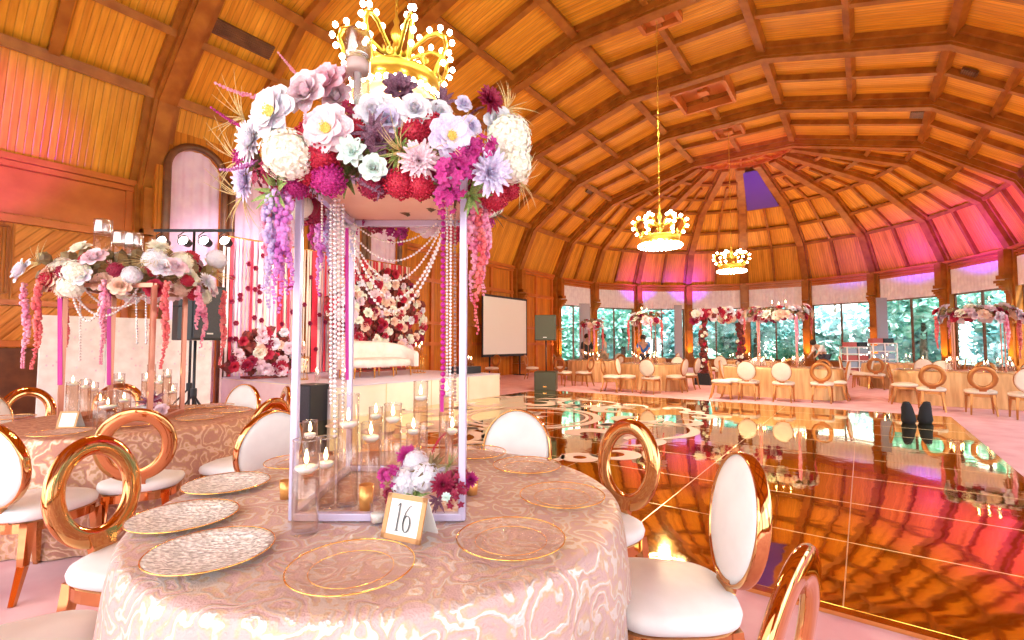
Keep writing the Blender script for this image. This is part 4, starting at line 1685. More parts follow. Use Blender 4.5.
def fl_hydrangea(seed=5, n=90):
    rnd = random.Random(seed)
    mb = MB()
    for i in range(n):
        z = 1 - 1.5 * (i + 0.5) / n
        a = i * 2.39996
        q = sqrt(max(0, 1 - z * z))
        d = Vector((q * cos(a), q * sin(a), z))
        c = d * rnd.uniform(0.84, 1.0)
        u = d.orthogonal().normalized()
        w = d.cross(u)
        ro = rnd.uniform(0, 1.5)
        for k in range(4):
            t = ro + k * pi / 2
            o_ = u * cos(t) + w * sin(t)
            s_ = d.cross(o_)
            mb.quad(c, c + o_ * 0.11 + s_ * 0.085 + d * 0.03, c + o_ * 0.20 + d * 0.02, c + o_ * 0.11 - s_ * 0.085 + d * 0.03)
    mb.ball((0, 0, 0), 0.85, 12, 8)
    return mb


def fl_celosia(seed=6):
    rnd = random.Random(seed)
    mb = MB()
    for i in range(150):
        z = 1 - 1.7 * (i + 0.5) / 150
        a = i * 2.39996
        q = sqrt(max(0, 1 - z * z))
        d = Vector((q * cos(a), q * sin(a), z)) * rnd.uniform(0.82, 1.02)
        mb.ball(d, rnd.uniform(0.07, 0.12), 5, 3)
    mb.ball((0, 0, 0), 0.85, 10, 7)
    return mb


def fl_cluster(seed=7):
    """loose cluster of small orchid-like blooms"""
    rnd = random.Random(seed)
    mb = MB()
    for i in range(26):
        d = Vector((rnd.uniform(-1, 1), rnd.uniform(-1, 1), rnd.uniform(-0.5, 1)))
        d.normalize()
        c = d * rnd.uniform(0.4, 0.95)
        up = (d + Vector((0, 0, 0.5))).normalized()
        u = up.orthogonal().normalized()
        w = up.cross(u)
        for k in range(5):
            t = k * 2 * pi / 5
            petal(mb, c, u * cos(t) + w * sin(t), up, 0.30, 0.24, R(62), .3, .3, 0.2, 2, 2)
    return mb


def fl_leaves(seed=8, n=16, ln=1.2, wd=0.3):
    rnd = random.Random(seed)
    mb = MB()
    for i in range(n):
        a = rnd.uniform(0, 2 * pi)
        out = Vector((cos(a), sin(a), 0))
        petal(mb, out * 0.05, out, (0, 0, 1), ln * rnd.uniform(0.6, 1.1), wd, R(rnd.uniform(25, 95)), .3, .5, 0.9, 4, 2)
    return mb


def fl_grass(seed=9, n=20):
    rnd = random.Random(seed)
    mb = MB()
    for i in range(n):
        a = rnd.uniform(0, 2 * pi)
        t0 = rnd.uniform(0.2, 1.0)
        d = Vector((cos(a) * sin(t0), sin(a) * sin(t0), cos(t0)))
        ln = rnd.uniform(0.8, 1.6)
        pts = []
        for k in range(6):
            t = k / 5
            pts.append(d * ln * t + Vector((cos(a), sin(a), -0.6)) * 0.35 * t * t * ln)
        mb.tube(pts, [0.025, 0.022, 0.02, 0.016, 0.012, 0.004], 4)
    return mb


def fl_spike(seed=10, ln=1.0):
    """bent fluffy spike along +Z, tip drooping to +X"""
    rnd = random.Random(seed)
    mb = MB()
    pts = [Vector((0.45 * (k / 12) ** 2, 0, ln * (k / 12) * (1 - 0.25 * (k / 12)))) for k in range(13)]
    mb.tube(pts, [0.012] * 13, 5)
    for k in range(2, 13):
        for j in range(9):
            d = Vector((rnd.uniform(-1, 1), rnd.uniform(-1, 1), rnd.uniform(-1, 1))).normalized() * 0.05 * (1.15 - k / 14)
            mb.ball(pts[k] + d, 0.022, 4, 3)
    return mb


def amaranth(seed, ln, rad=0.018):
    """hanging catkin from the origin down"""
    rnd = random.Random(seed)
    mb = MB()
    N = max(8, int(ln / 0.012))
    ox, oy = rnd.uniform(-0.02, 0.02), rnd.uniform(-0.02, 0.02)
    ph = rnd.uniform(0, 6)
    for i in range(N):
        t = i / N
        rr = rad * (0.6 + 0.7 * sin(pi * min(1, t + 0.15)))
        c = Vector((ox * t + 0.008 * sin(t * 9 + ph), oy * t + 0.008 * cos(t * 7 + ph), -ln * t))
        for j in range(2):
            a = rnd.uniform(0, 6.28)
            mb.ball(c + Vector((cos(a), sin(a), rnd.uniform(-.5, .5))) * rr * 0.55, rr * 0.62, 5, 3)
    return mb


_fm = {}


def fmesh(kind, col, seed=0):
    key = (kind, col, seed)
    if key not in _fm:
        gen = {'rose': fl_rose, 'peony': fl_peony, 'dahlia': fl_dahlia, 'succulent': fl_succulent, 'hydrangea': fl_hydrangea, 'celosia': fl_celosia,
               'cluster': fl_cluster, 'leaf_sprig': fl_leaves, 'grass_tuft': fl_grass, 'spike': fl_spike}[kind]
        _fm[key] = gen(seed + 1).mesh(kind, F[col], kind != 'hydrangea')
    return _fm[key]


STAM = MB()
_r = random.Random(4)
for _i in range(40):
    _a, _q = _r.uniform(0, 6.28), _r.random() ** 0.5 * 0.24
    STAM.ball((_q * cos(_a), _q * sin(_a), 0.10 + _r.uniform(0, 0.14)), 0.035, 5, 3)
STAM.lathe([(0.001, -0.1), (0.2, -0.05), (0.22, 0.06), (0.001, 0.14)], 12)
STAMENS = STAM.mesh('stamens', F['yellow'], True)
LOWQ = {}


def low_rose(col):
    """few-petal bloom for arrangements far away"""
    if col not in LOWQ:
        mb = MB()
        rnd = random.Random(sum(map(ord, col)))
        for (n, ln, wd, tilt) in ((3, .6, .75, 12), (5, .8, .95, 40), (6, 1.0, 1.15, 70)):
            off = rnd.uniform(0, 6)
            for k in range(n):
                a = off + 2 * pi * k / n
                out = Vector((cos(a), sin(a), 0))
                petal(mb, out * .1 + Vector((0, 0, -.2)), out, (0, 0, 1), ln, wd, R(tilt), .4, .3, 0, 2, 2)
        LOWQ[col] = mb.mesh('rose', F[col], True)
    return LOWQ[col]


def put_bloom(parent, kind, col, loc, out, size, seed=0, centre=False):
    out = Vector(out).normalized()
    q = out.to_track_quat('Z', 'Y')
    o = link(kind, fmesh(kind, col, seed), parent, loc, q.to_euler(), size)
    if centre:
        link('stamens', STAMENS, o)
    return o

# ================================================================ TALL FLOWER STAND ON THE NEAR TABLE
SP = {'FL': (-1.617, 0.925), 'FR': (-1.142, 1.271), 'BL': (-2.021, 1.434), 'BR': (-1.572, 1.762)}
sc_ = (sum(p[0] for p in SP.values()) / 4, sum(p[1] for p in SP.values()) / 4)
ZT = 1.97
st = empty('flower_stand', (sc_[0], sc_[1], 0.762), 0, 'tall pale lilac square frame stand carrying the big bouquet on near table', 'flower stand')


def L3(p, z):
    return (p[0] - sc_[0], p[1] - sc_[1], z - 0.762)


for k, p in SP.items():
    bev(MB().bar(L3(p, 0.765), L3(p, ZT), 0.024, 0.024, up=(-0.59, 0.81, 0)).build('post', M['frame_white'], st), 0.003)
for a_, b_ in (('FL', 'FR'), ('FR', 'BR'), ('BR', 'BL'), ('BL', 'FL')):
    bev(MB().bar(L3(SP[a_], 0.777), L3(SP[b_], 0.777), 0.028, 0.026).build('base_rail', M['frame_white'], st), 0.003)
    bev(MB().bar(L3(SP[a_], ZT), L3(SP[b_], ZT), 0.03, 0.03).build('top_rail', M['frame_white'], st), 0.003)
mb = MB()
k = [L3(SP[n], ZT + 0.016) for n in ('FL', 'FR', 'BR', 'BL')]
k2 = [L3(SP[n], ZT + 0.034) for n in ('FL', 'FR', 'BR', 'BL')]
mb.quad(*k)
mb.quad(*k2)
for i in range(4):
    mb.quad(k[i], k[(i + 1) % 4], k2[(i + 1) % 4], k2[i])
mb.build('top_board', M['peach_board'], st)

# ---- the big bouquet
BO = Vector((sc_[0], sc_[1], ZT + 0.035))
bq = empty('bouquet', BO, 0, 'huge bouquet of white, blush, red and magenta flowers on top of the tall stand', 'flowers')
camd = Vector((0.589, -0.808, 0))   # towards the open side of the room


def add_b(kind, col, p, size, seed=0, centre=False, face=None):
    p = Vector(p)
    out = (p - (BO + Vector((0, 0, 0.02))))
    out.z *= 0.7
    out = out.normalized() + camd * 0.35 + Vector((0, 0, -0.10))
    if face is not None:
        out = Vector(face)
    return put_bloom(bq, kind, col, p - BO, out, size * (1.13 if kind in ('rose', 'peony', 'dahlia', 'celosia') else 1.05), seed, centre)


for (kind, col, p, s_, cen) in (
        ('peony', 'white', (-1.570, 0.786, 2.149), 0.074, 1), ('peony', 'blush', (-1.364, 0.862, 2.064), 0.066, 1), ('peony', 'lilac', (-1.038, 1.099, 2.038), 0.058, 1),
        ('rose', 'blush', (-1.517, 0.874, 2.242), 0.066, 0), ('rose', 'pink', (-1.533, 0.961, 2.323), 0.062, 0), ('rose', 'blush', (-1.518, 0.997, 2.274), 0.05, 0),
        ('hydrangea', 'cream', (-1.479, 0.802, 1.981), 0.080, 0), ('dahlia', 'white', (-1.686, 0.775, 2.077), 0.066, 0), ('dahlia', 'lilac', (-1.742, 0.784, 1.947), 0.058, 0),
        ('celosia', 'red', (-1.418, 0.884, 1.986), 0.052, 0), ('celosia', 'magenta', (-1.407, 0.904, 1.916), 0.050, 0), ('celosia', 'red', (-1.474, 0.881, 2.066), 0.050, 0),
        ('celosia', 'red', (-1.477, 0.878, 1.950), 0.044, 0),
        ('succulent', 'mint', (-1.298, 0.910, 1.989), 0.046, 0), ('rose', 'mint', (-1.233, 0.945, 1.933), 0.036, 0), ('rose', 'white', (-1.172, 1.063, 2.154), 0.046, 0),
        ('leaf_sprig', 'plum', (-1.278, 0.974, 2.065), 0.060, 0), ('leaf_sprig', 'plum', (-1.255, 1.003, 1.906), 0.050, 0), ('succulent', 'plum', (-1.245, 0.973, 2.033), 0.050, 0),
        ('grass_tuft', 'green', (-1.198, 1.007, 2.017), 0.050, 0), ('leaf_sprig', 'green', (-1.208, 1.025, 1.992), 0.050, 0), ('dahlia', 'blush', (-1.123, 1.038, 1.960), 0.056, 0),
        ('celosia', 'red', (-1.202, 1.029, 1.896), 0.046, 0), ('celosia', 'red', (-1.150, 1.068, 1.889), 0.042, 0), ('celosia', 'burgundy', (-1.290, 0.990, 1.896), 0.042, 0),
        ('celosia', 'red', (-1.194, 1.085, 2.080), 0.046, 0), ('celosia', 'red', (-1.338, 0.955, 2.085), 0.032, 0), ('celosia', 'red', (-1.168, 1.128, 2.120), 0.040, 0),
        ('cluster', 'magenta', (-1.052, 1.114, 1.922), 0.075, 0), ('cluster', 'magenta', (-1.088, 1.125, 1.856), 0.055, 0), ('cluster', 'magenta', (-1.020, 1.211, 2.015), 0.070, 0),
        ('cluster', 'magenta', (-1.029, 1.156, 1.975), 0.06, 0), ('dahlia', 'lilac', (-0.973, 1.222, 1.943), 0.068, 0), ('hydrangea', 'cream', (-0.989, 1.333, 2.094), 0.082, 0),
        ('hydrangea', 'cream', (-0.990, 1.357, 2.015), 0.070, 0), ('dahlia', 'burgundy', (-1.038, 1.297, 2.242), 0.046, 0), ('rose', 'lilac', (-1.056, 1.210, 2.117), 0.034, 0),
        ('rose', 'lilac', (-1.102, 1.226, 2.217), 0.026, 0), ('succulent', 'plum', (-1.268, 1.080, 2.260), 0.056, 0), ('rose', 'white', (-1.309, 1.001, 2.162), 0.056, 0),
        ('rose', 'lilac', (-1.260, 1.024, 2.130), 0.044, 0), ('cluster', 'burgundy', (-1.603, 0.812, 1.944), 0.062, 0), ('celosia', 'magenta', (-1.553, 0.873, 1.916), 0.040, 0),
        ('rose', 'peach', (-1.039, 1.470, 2.030), 0.050, 0), ('rose', 'blush', (-1.061, 1.516, 2.136), 0.050, 0), ('celosia', 'red', (-1.066, 1.351, 1.901), 0.042, 0),
        ('celosia', 'red', (-1.067, 1.450, 1.960), 0.036, 0), ('leaf_sprig', 'green', (-1.582, 0.826, 1.889), 0.070, 0), ('leaf_sprig', 'green', (-1.097, 1.254, 1.894), 0.060, 0),
        ('leaf_sprig', 'olive', (-1.689, 0.823, 2.004), 0.070, 0), ('rose', 'white', (-1.049, 1.364, 2.187), 0.058, 0), ('rose', 'blush', (-1.048, 1.463, 2.202), 0.050, 0),
        ('rose', 'pink', (-1.590, 1.068, 2.410), 0.05, 0), ('dahlia', 'white', (-1.765, 0.841, 2.195), 0.055, 0), ('celosia', 'magenta', (-1.816, 0.830, 2.053), 0.045, 0),
        ('cluster', 'burgundy', (-1.403, 0.957, 2.155), 0.05, 0), ('rose', 'white', (-1.155, 1.162, 2.175), 0.040, 0), ('leaf_sprig', 'plum', (-1.184, 1.191, 2.224), 0.06, 0)):
    add_b(kind, col, p, s_, 0, cen)
rnd = random.Random(12)
# sprays reaching outwards
for (p, face, s_, col) in (((-1.653, 0.799, 2.225), (-0.80, -0.55, 0.12), 0.15, 'amar_k'), ((-1.779, 0.807, 2.148), (-0.7, -0.6, 0.5), 0.13, 'magenta'), ((-1.660, 0.795, 2.007), (-0.6, -0.6, -0.6), 0.14, 'amar_p'),
                           ((-1.442, 0.854, 2.059), (0.2, -0.6, 0.5), 0.11, 'pink'), ((-1.720, 0.973, 2.390), (-0.5, -0.3, 0.8), 0.12, 'amar_k'), ((-1.300, 0.909, 1.911), (0.7, 0.0, -0.5), 0.13, 'plum'),
                           ((-1.130, 1.280, 2.193), (0.5, 0.3, 0.7), 0.10, 'plum')):
    add_b('spike', col, p, s_, 0, False, face)
for (p, face) in (((-1.807, 0.811, 2.202), (-0.8, -0.4, 0.3)), ((-1.815, 0.805, 2.046), (-0.8, -0.5, -0.1)), ((-1.821, 0.825, 1.919), (-0.8, -0.5, -0.4)), ((-1.052, 1.399, 2.247), (0.8, 0.5, 0.6)),
                  ((-1.048, 1.463, 1.999), (0.8, 0.5, -0.2)), ((-1.182, 1.019, 2.000), (0.1, -0.6, -0.6)), ((-1.073, 1.136, 2.013), (0.3, -0.6, 0.3))):
    add_b('grass_tuft', 'grass', p, 0.085, 0, False, face)
# filler all the way round
for i in range(96):
    t = 2 * pi * i / 48
    rx, ry = (0.40, 0.43) if i < 48 else (0.30, 0.32)
    lx, ly = rx * cos(t), ry * sin(t)
    # rotate into the stand's frame
    wx = lx * 0.808 - ly * 0.589
    wy = lx * 0.589 + ly * 0.808
    front = ly < -0.12
    z = rnd.uniform(-0.06, 0.05) if i < 48 else rnd.uniform(0.08, 0.2)
    if front:
        kind, col = rnd.choice([('leaf_sprig', 'olive'), ('leaf_sprig', 'plum'), ('leaf_sprig', 'green'), ('celosia', 'burgundy')])
        s_ = rnd.uniform(0.05, 0.08)
        wx, wy = wx * 0.86, wy * 0.86
    else:
        kind, col = rnd.choice([('celosia', 'red'), ('celosia', 'burgundy'), ('rose', 'blush'), ('rose', 'white'), ('hydrangea', 'cream'), ('leaf_sprig', 'olive'), ('cluster', 'magenta'), ('celosia', 'magenta')])
        s_ = rnd.uniform(0.05, 0.08)
    put_bloom(bq, kind, col, (wx, wy, z), (wx, wy, 0.12), s_)
# dark mossy core that everything is pushed into
core = MB()
rnd = random.Random(5)
for i in range(90):
    t = rnd.uniform(0, 2 * pi)
    q = rnd.uniform(0.0, 1.0)
    lx, ly = 0.30 * cos(t) * q ** .5, 0.33 * sin(t) * q ** .5
    core.ball((lx * 0.808 - ly * 0.589, lx * 0.589 + ly * 0.808, rnd.uniform(0.02, 0.13)), rnd.uniform(0.03, 0.06), 6, 4, 1, 0.25, rnd)
core.build('moss_core', F['olive'], bq, True)
# hanging amaranth
am = {}
for (p, ln, mk) in (((-1.635, 0.812, 1.902), 0.30, 'amar_k'), ((-1.599, 0.814, 1.902), 0.36, 'amar_l'), ((-1.630, 0.841, 1.908), 0.42, 'amar_l'), ((-1.580, 0.828, 1.902), 0.40, 'amar_p'), ((-1.588, 0.847, 1.902), 0.43, 'amar_p'),
                    ((-1.558, 0.844, 1.889), 0.34, 'amar_p'), ((-1.588, 0.872, 1.887), 0.26, 'amar_k'), ((-1.667, 0.839, 1.879), 0.20, 'amar_k'), ((-1.612, 0.854, 1.838), 0.30, 'amar_p'),
                    ((-1.144, 1.319, 1.933), 0.34, 'amar_k'), ((-1.145, 1.343, 1.947), 0.44, 'amar_k'), ((-1.120, 1.337, 1.922), 0.52, 'amar_r'), ((-1.134, 1.376, 1.946), 0.40, 'amar_k'), ((-1.112, 1.367, 1.910), 0.24, 'amar_k'),
                    ((-2.024, 1.247, 2.020), 0.30, 'amar_p'), ((-2.005, 1.261, 2.006), 0.42, 'amar_p'), ((-1.986, 1.274, 1.996), 0.34, 'amar_l'), ((-2.132, 1.292, 2.034), 0.22, 'magenta')):
    key = (round(ln, 2), mk)
    if key not in am:
        am[key] = amaranth(int(ln * 100) + len(mk), ln, 0.014).mesh('amaranth_tassel', F[mk], True)
    link('amaranth_tassel', am[key], bq, Vector(p) - BO)


def bead_string(name, parent, org, pts, r, mt, gap=0.35, n=6, m=4):
    """beads threaded along a polyline"""
    mb = MB()
    pts = [Vector(p) - Vector(org) for p in pts]
    step = r * 2 * (1 + gap)
    acc = 0.0
    for i in range(len(pts) - 1):
        d = pts[i + 1] - pts[i]
        ln = d.length
        while acc < ln:
            mb.ball(pts[i] + d * (acc / ln), r, n, m)
            acc += step
        acc -= ln
    mb.tube(pts, r * 0.18, 4)
    return mb.build(name, mt, parent, True)


def sag(p, q, drop, n=18):
    p, q = Vector(p), Vector(q)
    return [p.lerp(q, i / n) - Vector((0, 0, drop * 4 * (i / n) * (1 - i / n))) for i in range(n + 1)]


gcount = 0
gl = []
for (p, q, dr, r) in (((-1.958, 1.369, 1.926), (-1.562, 1.584, 1.921), 0.16, 0.0060), ((-1.954, 1.372, 1.907), (-1.562, 1.584, 1.912), 0.24, 0.0060), ((-1.920, 1.348, 1.888), (-1.519, 1.553, 1.881), 0.30, 0.0075),
                      ((-1.838, 1.259, 1.878), (-1.480, 1.520, 1.878), 0.36, 0.0075), ((-1.982, 1.401, 1.966), (-1.645, 1.647, 1.966), 0.10, 0.0055)):
    gl.append((sag(p, q, dr), r, 'pearl', 'pearl_swag'))
for i, (x, y0_, y1_, d_) in enumerate(((331, 200, 420, 1.92), (334, 190, 380, 1.88), (337, 192, 430, 1.90), (340, 195, 300, 1.86), (342, 198, 425, 1.92), (345, 200, 400, 1.95))):
    pass
org = (sc_[0], sc_[1], ZT)
gar = empty('bead_garland', org, 0, 'strings of pearl and crystal beads draped inside the tall stand', 'garland')
for pts, r, mt, nm in gl:
    bead_string(nm, gar, org, pts, r, M[mt])
for (top, bot, r, mt) in (((-1.751, 1.137, 1.947), (-1.739, 1.146, 1.129), 0.0075, 'crystal_bead'), ((-1.693, 1.117, 1.952), (-1.679, 1.127, 1.000), 0.0085, 'crystal_bead'), ((-1.716, 1.150, 1.964), (-1.706, 1.157, 1.311), 0.0085, 'pearl'),
                          ((-1.667, 1.136, 1.932), (-1.655, 1.145, 1.038), 0.0070, 'crystal_bead'), ((-1.699, 1.063, 1.940), (-1.696, 1.065, 1.773), 0.0050, 'pearl'),
                          ((-1.357, 1.387, 1.938), (-1.353, 1.390, 1.169), 0.0110, 'fuchsia_bead'), ((-1.317, 1.391, 1.932), (-1.316, 1.392, 1.077), 0.0060, 'pearl'), ((-1.332, 1.430, 1.944), (-1.328, 1.433, 1.151), 0.0065, 'brown_bead'),
                          ((-1.386, 1.440, 1.955), (-1.382, 1.443, 1.227), 0.0060, 'crystal_bead')):
    bead_string('bead_strand', gar, org, [top, bot], r, M[mt], 0.15)
for (x0_, top, bot) in ((0, (-1.740, 1.206, 1.863), (-1.731, 1.213, 1.226)), (0, (-1.356, 1.387, 1.192), (-1.356, 1.388, 1.106))):
    MB().bar(Vector(top) - Vector(org), Vector(bot) - Vector(org), 0.014, 0.003, up=(0.589, -0.808, 0)).build('fuchsia_ribbon', M['ribbon_f'], gar)

# tall glass cylinder standing in the bouquet
p = (-1.490, 1.067, 2.212)
t = empty('glass_cylinder', (p[0], p[1], BO.z + 0.10), 0, 'tall glass cylinder with crystal collar rising out of the big bouquet', 'candle holder')
h = 2.535 - BO.z - 0.10
MB().lathe([(0.0005, 0), (0.045, 0), (0.045, h), (0.0425, h), (0.0425, 0.01), (0.0005, 0.01)], 32).build('glass_wall', M['glass'], t, True)
MB().lathe([(0.0465, h - 0.10), (0.0475, h - 0.09), (0.0475, h - 0.01), (0.0465, h)], 32).build('crystal_collar', M['crystal'], t, True)
MB().lathe([(0.0005, h - 0.15), (0.040, h - 0.15), (0.040, h - 0.11), (0.0005, h - 0.105)], 24).build('frosted_band', mat('blush wax', (0.85, 0.62, 0.62), 0.5), t, True)
MB().lathe([(0.0005, 0.012), (0.014, 0.012), (0.014, h - 0.152), (0.0005, h - 0.152)], 14).build('silver_stem', M['crystal_bead'], t, True)

# ---- low arrangement inside the stand
q0 = (-1.361, 1.342, 0.762)
la = empty('low_bouquet', q0, 0, 'low bouquet of white hydrangea and burgundy flowers behind number card', 'flowers')
rnd = random.Random(8)
for (kind, col, p, s_) in (('hydrangea', 'white', (-1.331, 1.183, 0.883), 0.055), ('hydrangea', 'white', (-1.259, 1.211, 0.903), 0.055), ('hydrangea', 'white', (-1.347, 1.245, 0.932), 0.050),
                           ('dahlia', 'burgundy', (-1.168, 1.203, 0.899), 0.042), ('cluster', 'burgundy', (-1.146, 1.244, 0.859), 0.050), ('cluster', 'burgundy', (-1.167, 1.277, 0.903), 0.045),
                           ('dahlia', 'magenta', (-1.390, 1.239, 0.960), 0.040), ('cluster', 'magenta', (-1.364, 1.134, 0.910), 0.045), ('grass_tuft', 'green', (-1.207, 1.273, 0.939), 0.045),
                           ('leaf_sprig', 'plum', (-1.181, 1.193, 0.845), 0.045), ('succulent', 'mint', (-1.131, 1.180, 0.868), 0.016), ('dahlia', 'magenta', (-1.160, 1.333, 0.885), 0.030),
                           ('leaf_sprig', 'olive', (-1.247, 1.219, 0.930), 0.055), ('cluster', 'burgundy', (-1.371, 1.154, 0.841), 0.035), ('leaf_sprig', 'green', (-1.292, 1.186, 0.833), 0.05)):
    p = Vector(p)
    p.z = max(p.z, 0.762 + s_ * 0.9)
    put_bloom(la, kind, col, p - Vector(q0), camd + Vector((0, 0, 0.7)), s_)
o = put_bloom(la, 'spike', 'red', Vector((-1.271, 1.251, 0.974)) - Vector(q0), (0.3, 0, 1), 0.10)

# ================================================================ LEFT TABLE
def far_bouquet(loc, a, b, rz, label, n=44, size=0.085, seed=1, cols=None, tassels=0, tcols=('amar_r', 'amar_k'), grass=0, group=None, quality=False, h=0.14):
    rnd = random.Random(seed)
    cols = cols or ['blush', 'white', 'cream', 'red', 'burgundy', 'blush', 'peach', 'red']
    t = empty('bouquet', loc, rz, label, 'flowers', group)
    core = MB()
    for i in range(int(n * 0.9)):
        core.ball((rnd.uniform(-a, a) * 0.85, rnd.uniform(-b, b) * 0.8, rnd.uniform(0.02, h)), rnd.uniform(0.04, 0.07), 5, 3, 1, 0.3, rnd)
    core.build('foliage_core', F['olive'], t)
    for i in range(n):
        th = 2 * pi * i / n * 2.4 + rnd.uniform(-.2, .2)
        x = a * max(-1, min(1, 1.25 * cos(th))) * rnd.uniform(0.45, 1.0)
        y = b * max(-1, min(1, 1.25 * sin(th))) * rnd.uniform(0.8, 1.05)
        z = rnd.uniform(-0.05, h * 1.1) if i % 3 else rnd.uniform(-0.05, h * 0.45)
        col = rnd.choice(cols)
        s_ = size * rnd.uniform(0.75, 1.15) * (0.7 if col in ('red', 'burgundy') else 1)
        out = Vector((x * 0.6, y, 0.10 + z * 1.5))
        if quality:
            kind = rnd.choice(['rose', 'rose', 'rose', 'rose', 'dahlia', 'hydrangea']) if col not in ('red', 'burgundy') else rnd.choice(['celosia', 'rose'])
            put_bloom(t, kind, col, (x, y, z), out, s_)
        else:
            link('rose', low_rose(col), t, (x, y, z), out.normalized().to_track_quat('Z', 'Y').to_euler(), s_)
    for i in range(grass):
        th = rnd.uniform(0, 6.28)
        put_bloom(t, 'grass_tuft', 'grass', (a * cos(th), b * sin(th), h * 0.6), (cos(th), sin(th), 0.6), size * 1.3)
    for i in range(tassels):
        th = 2 * pi * i / tassels + 0.5
        x, y = a * max(-1, min(1, 1.3 * cos(th))) * 0.95, b * max(-1, min(1, 1.3 * sin(th)))
        ln = rnd.choice([0.35, 0.5, 0.65]) * size / 0.085
        key = ('t', round(ln, 2), tcols[i % len(tcols)])
        if key not in am:
            am[key] = amaranth(i + 3, ln, 0.022 * size / 0.085).mesh('amaranth_tassel', F[tcols[i % len(tcols)]], True)
        link('amaranth_tassel', am[key], t, (x, y, 0.0))
    return t


def post_stand(posts, z0, z1, w, mt, label, group=None, beads=True, ribbons=()):
    cx = sum(p[0] for p in posts) / len(posts)
    cy = sum(p[1] for p in posts) / len(posts)
    t = empty('flower_stand', (cx, cy, z0), 0, label, 'flower stand', group)
    for i, p in enumerate(posts):
        MB().box((p[0] - cx, p[1] - cy, (z1 - z0) / 2), (w, w, z1 - z0)).build('post', mt if not isinstance(mt, (list, tuple)) else mt[i], t)
    n = len(posts)
    for i in range(n):
        a_, b_ = posts[i], posts[(i + 1) % n]
        MB().bar((a_[0] - cx, a_[1] - cy, z1 - z0), (b_[0] - cx, b_[1] - cy, z1 - z0), w, w).build('top_rail', mt if not isinstance(mt, (list, tuple)) else mt[0], t)
        MB().bar((a_[0] - cx, a_[1] - cy, w / 2), (b_[0] - cx, b_[1] - cy, w / 2), w, w).build('base_rail', mt if not isinstance(mt, (list, tuple)) else mt[0], t)
    return t, (cx, cy)


lp = [(-4.864, 0.933), (-4.323, 1.328), (-4.963, 1.765), (-5.488, 1.382)]
tb, (lx, ly) = post_stand(lp, 0.7615, 1.82, 0.032, M['copper'], 'copper four post stand with bead swags on the left table')
ax_ = atan2(lp[1][1] - lp[0][1], lp[1][0] - lp[0][0])
bb = far_bouquet((lx, ly, 1.84), 0.64, 0.44, ax_, 'long bouquet of blush roses and red flowers on copper stand at left', 100, 0.086, 4, tassels=10, grass=10, quality=True, h=0.27)
# fuchsia ribbons and pearls on it
g2 = empty('bead_garland', (lx, ly, 1.80), 0, 'pearl swags and fuchsia ribbons hanging from left table bouquet', 'garland')
o3 = (lx, ly, 1.80)
for (p, q, dr) in (((-4.932, 0.982, 1.793), (-4.508, 1.292, 1.831), 0.22), ((-4.989, 1.065, 1.820), (-4.565, 1.374, 1.820), 0.16), ((-4.445, 1.338, 1.824), (-4.320, 1.429, 1.824), 0.16), ((-4.813, 0.946, 1.819), (-4.581, 1.115, 1.796), 0.26)):
    bead_string('pearl_swag', g2, o3, sag(p, q, dr, 12), 0.011, M['pearl'], 0.1, 5, 3)
for x, yb in ((80, 350), (136, 352), (114, 330)):
    pass
for (p, q, mt) in (((-4.882, 1.019, 1.793), (-4.863, 1.033, 1.252), 'pearl'), ((-4.532, 1.274, 1.793), (-4.512, 1.289, 1.367), 'crystal_bead'), ((-4.470, 1.320, 1.793), (-4.456, 1.330, 1.367), 'crystal_bead')):
    bead_string('bead_strand', g2, o3, [p, q], 0.009, M[mt], 0.2, 5, 3)
for (p, q) in (((-4.872, 0.903, 1.781), (-4.845, 0.922, 1.070)), ((-5.336, 1.307, 1.849), (-5.308, 1.327, 1.019))):
    MB().bar(Vector(p) - Vector(o3), Vector(q) - Vector(o3), 0.035, 0.004, up=(0.589, -0.808, 0)).build('fuchsia_ribbon', M['ribbon_f'], g2)
# crystal candle cups on top
tops = []
for i, p in enumerate(((-5.140, 1.203, 2.317), (-5.009, 1.298, 2.283), (-4.927, 1.358, 2.266))):
    t = empty('glass_cylinder', (p[0], p[1], 1.90), 0, ('tallest crystal glass cup on top of the left bouquet', 'middle of three crystal glass cups on left bouquet', 'rightmost of three crystal glass cups on left bouquet')[i], 'candle holder')
    hh = (2.42, 2.32, 2.31)[i] - 1.90
    MB().lathe([(0.0005, 0), (0.06, 0), (0.06, hh), (0.057, hh), (0.057, 0.01), (0.0005, 0.01)], 20).build('glass_wall', M['glass'], t, True)
    MB().lathe([(0.0615, hh - 0.12), (0.063, hh - 0.1), (0.063, hh - 0.02), (0.0615, hh)], 20).build('crystal_collar', M['crystal'], t, True)
left_c = [
    ((-4.848, 1.070, 0.761), 0.035, 0.34, 0.28),
    ((-5.050, 1.163, 0.761), 0.035, 0.3, 0.24),
    ((-4.529, 1.085, 0.761), 0.04, 0.25, 0.18),
    ((-4.378, 1.094, 0.761), 0.06, 0.28, 0.16),
    ((-4.549, 1.231, 0.761), 0.045, 0.26, 0.18),
    ((-5.150, 1.357, 0.761), 0.04, 0.36, 0.3),
    ((-4.964, 1.493, 0.761), 0.035, 0.36, 0.3),
    ((-4.874, 1.558, 0.761), 0.035, 0.34, 0.28),
    ((-5.101, 1.691, 0.761), 0.035, 0.38, 0.32),
    ((-5.376, 1.654, 0.761), 0.035, 0.42, 0.36),
    ((-4.985, 1.698, 0.761), 0.035, 0.26, 0.18),
    ((-4.928, 1.011, 0.761), 0.04, 0.32, 0.3),
]
lc = []
for p, r, h, lv in left_c:
    t = cylinder_candle(p, r, h, lv, None, None, True)
    lc.append(t)
rank(lc, 'clear glass cylinder with water on the left table, # of twelve there')
rank(LASTC[-12:], 'lit floating candle in a glass cylinder on the left table, # of twelve')
plates2 = []
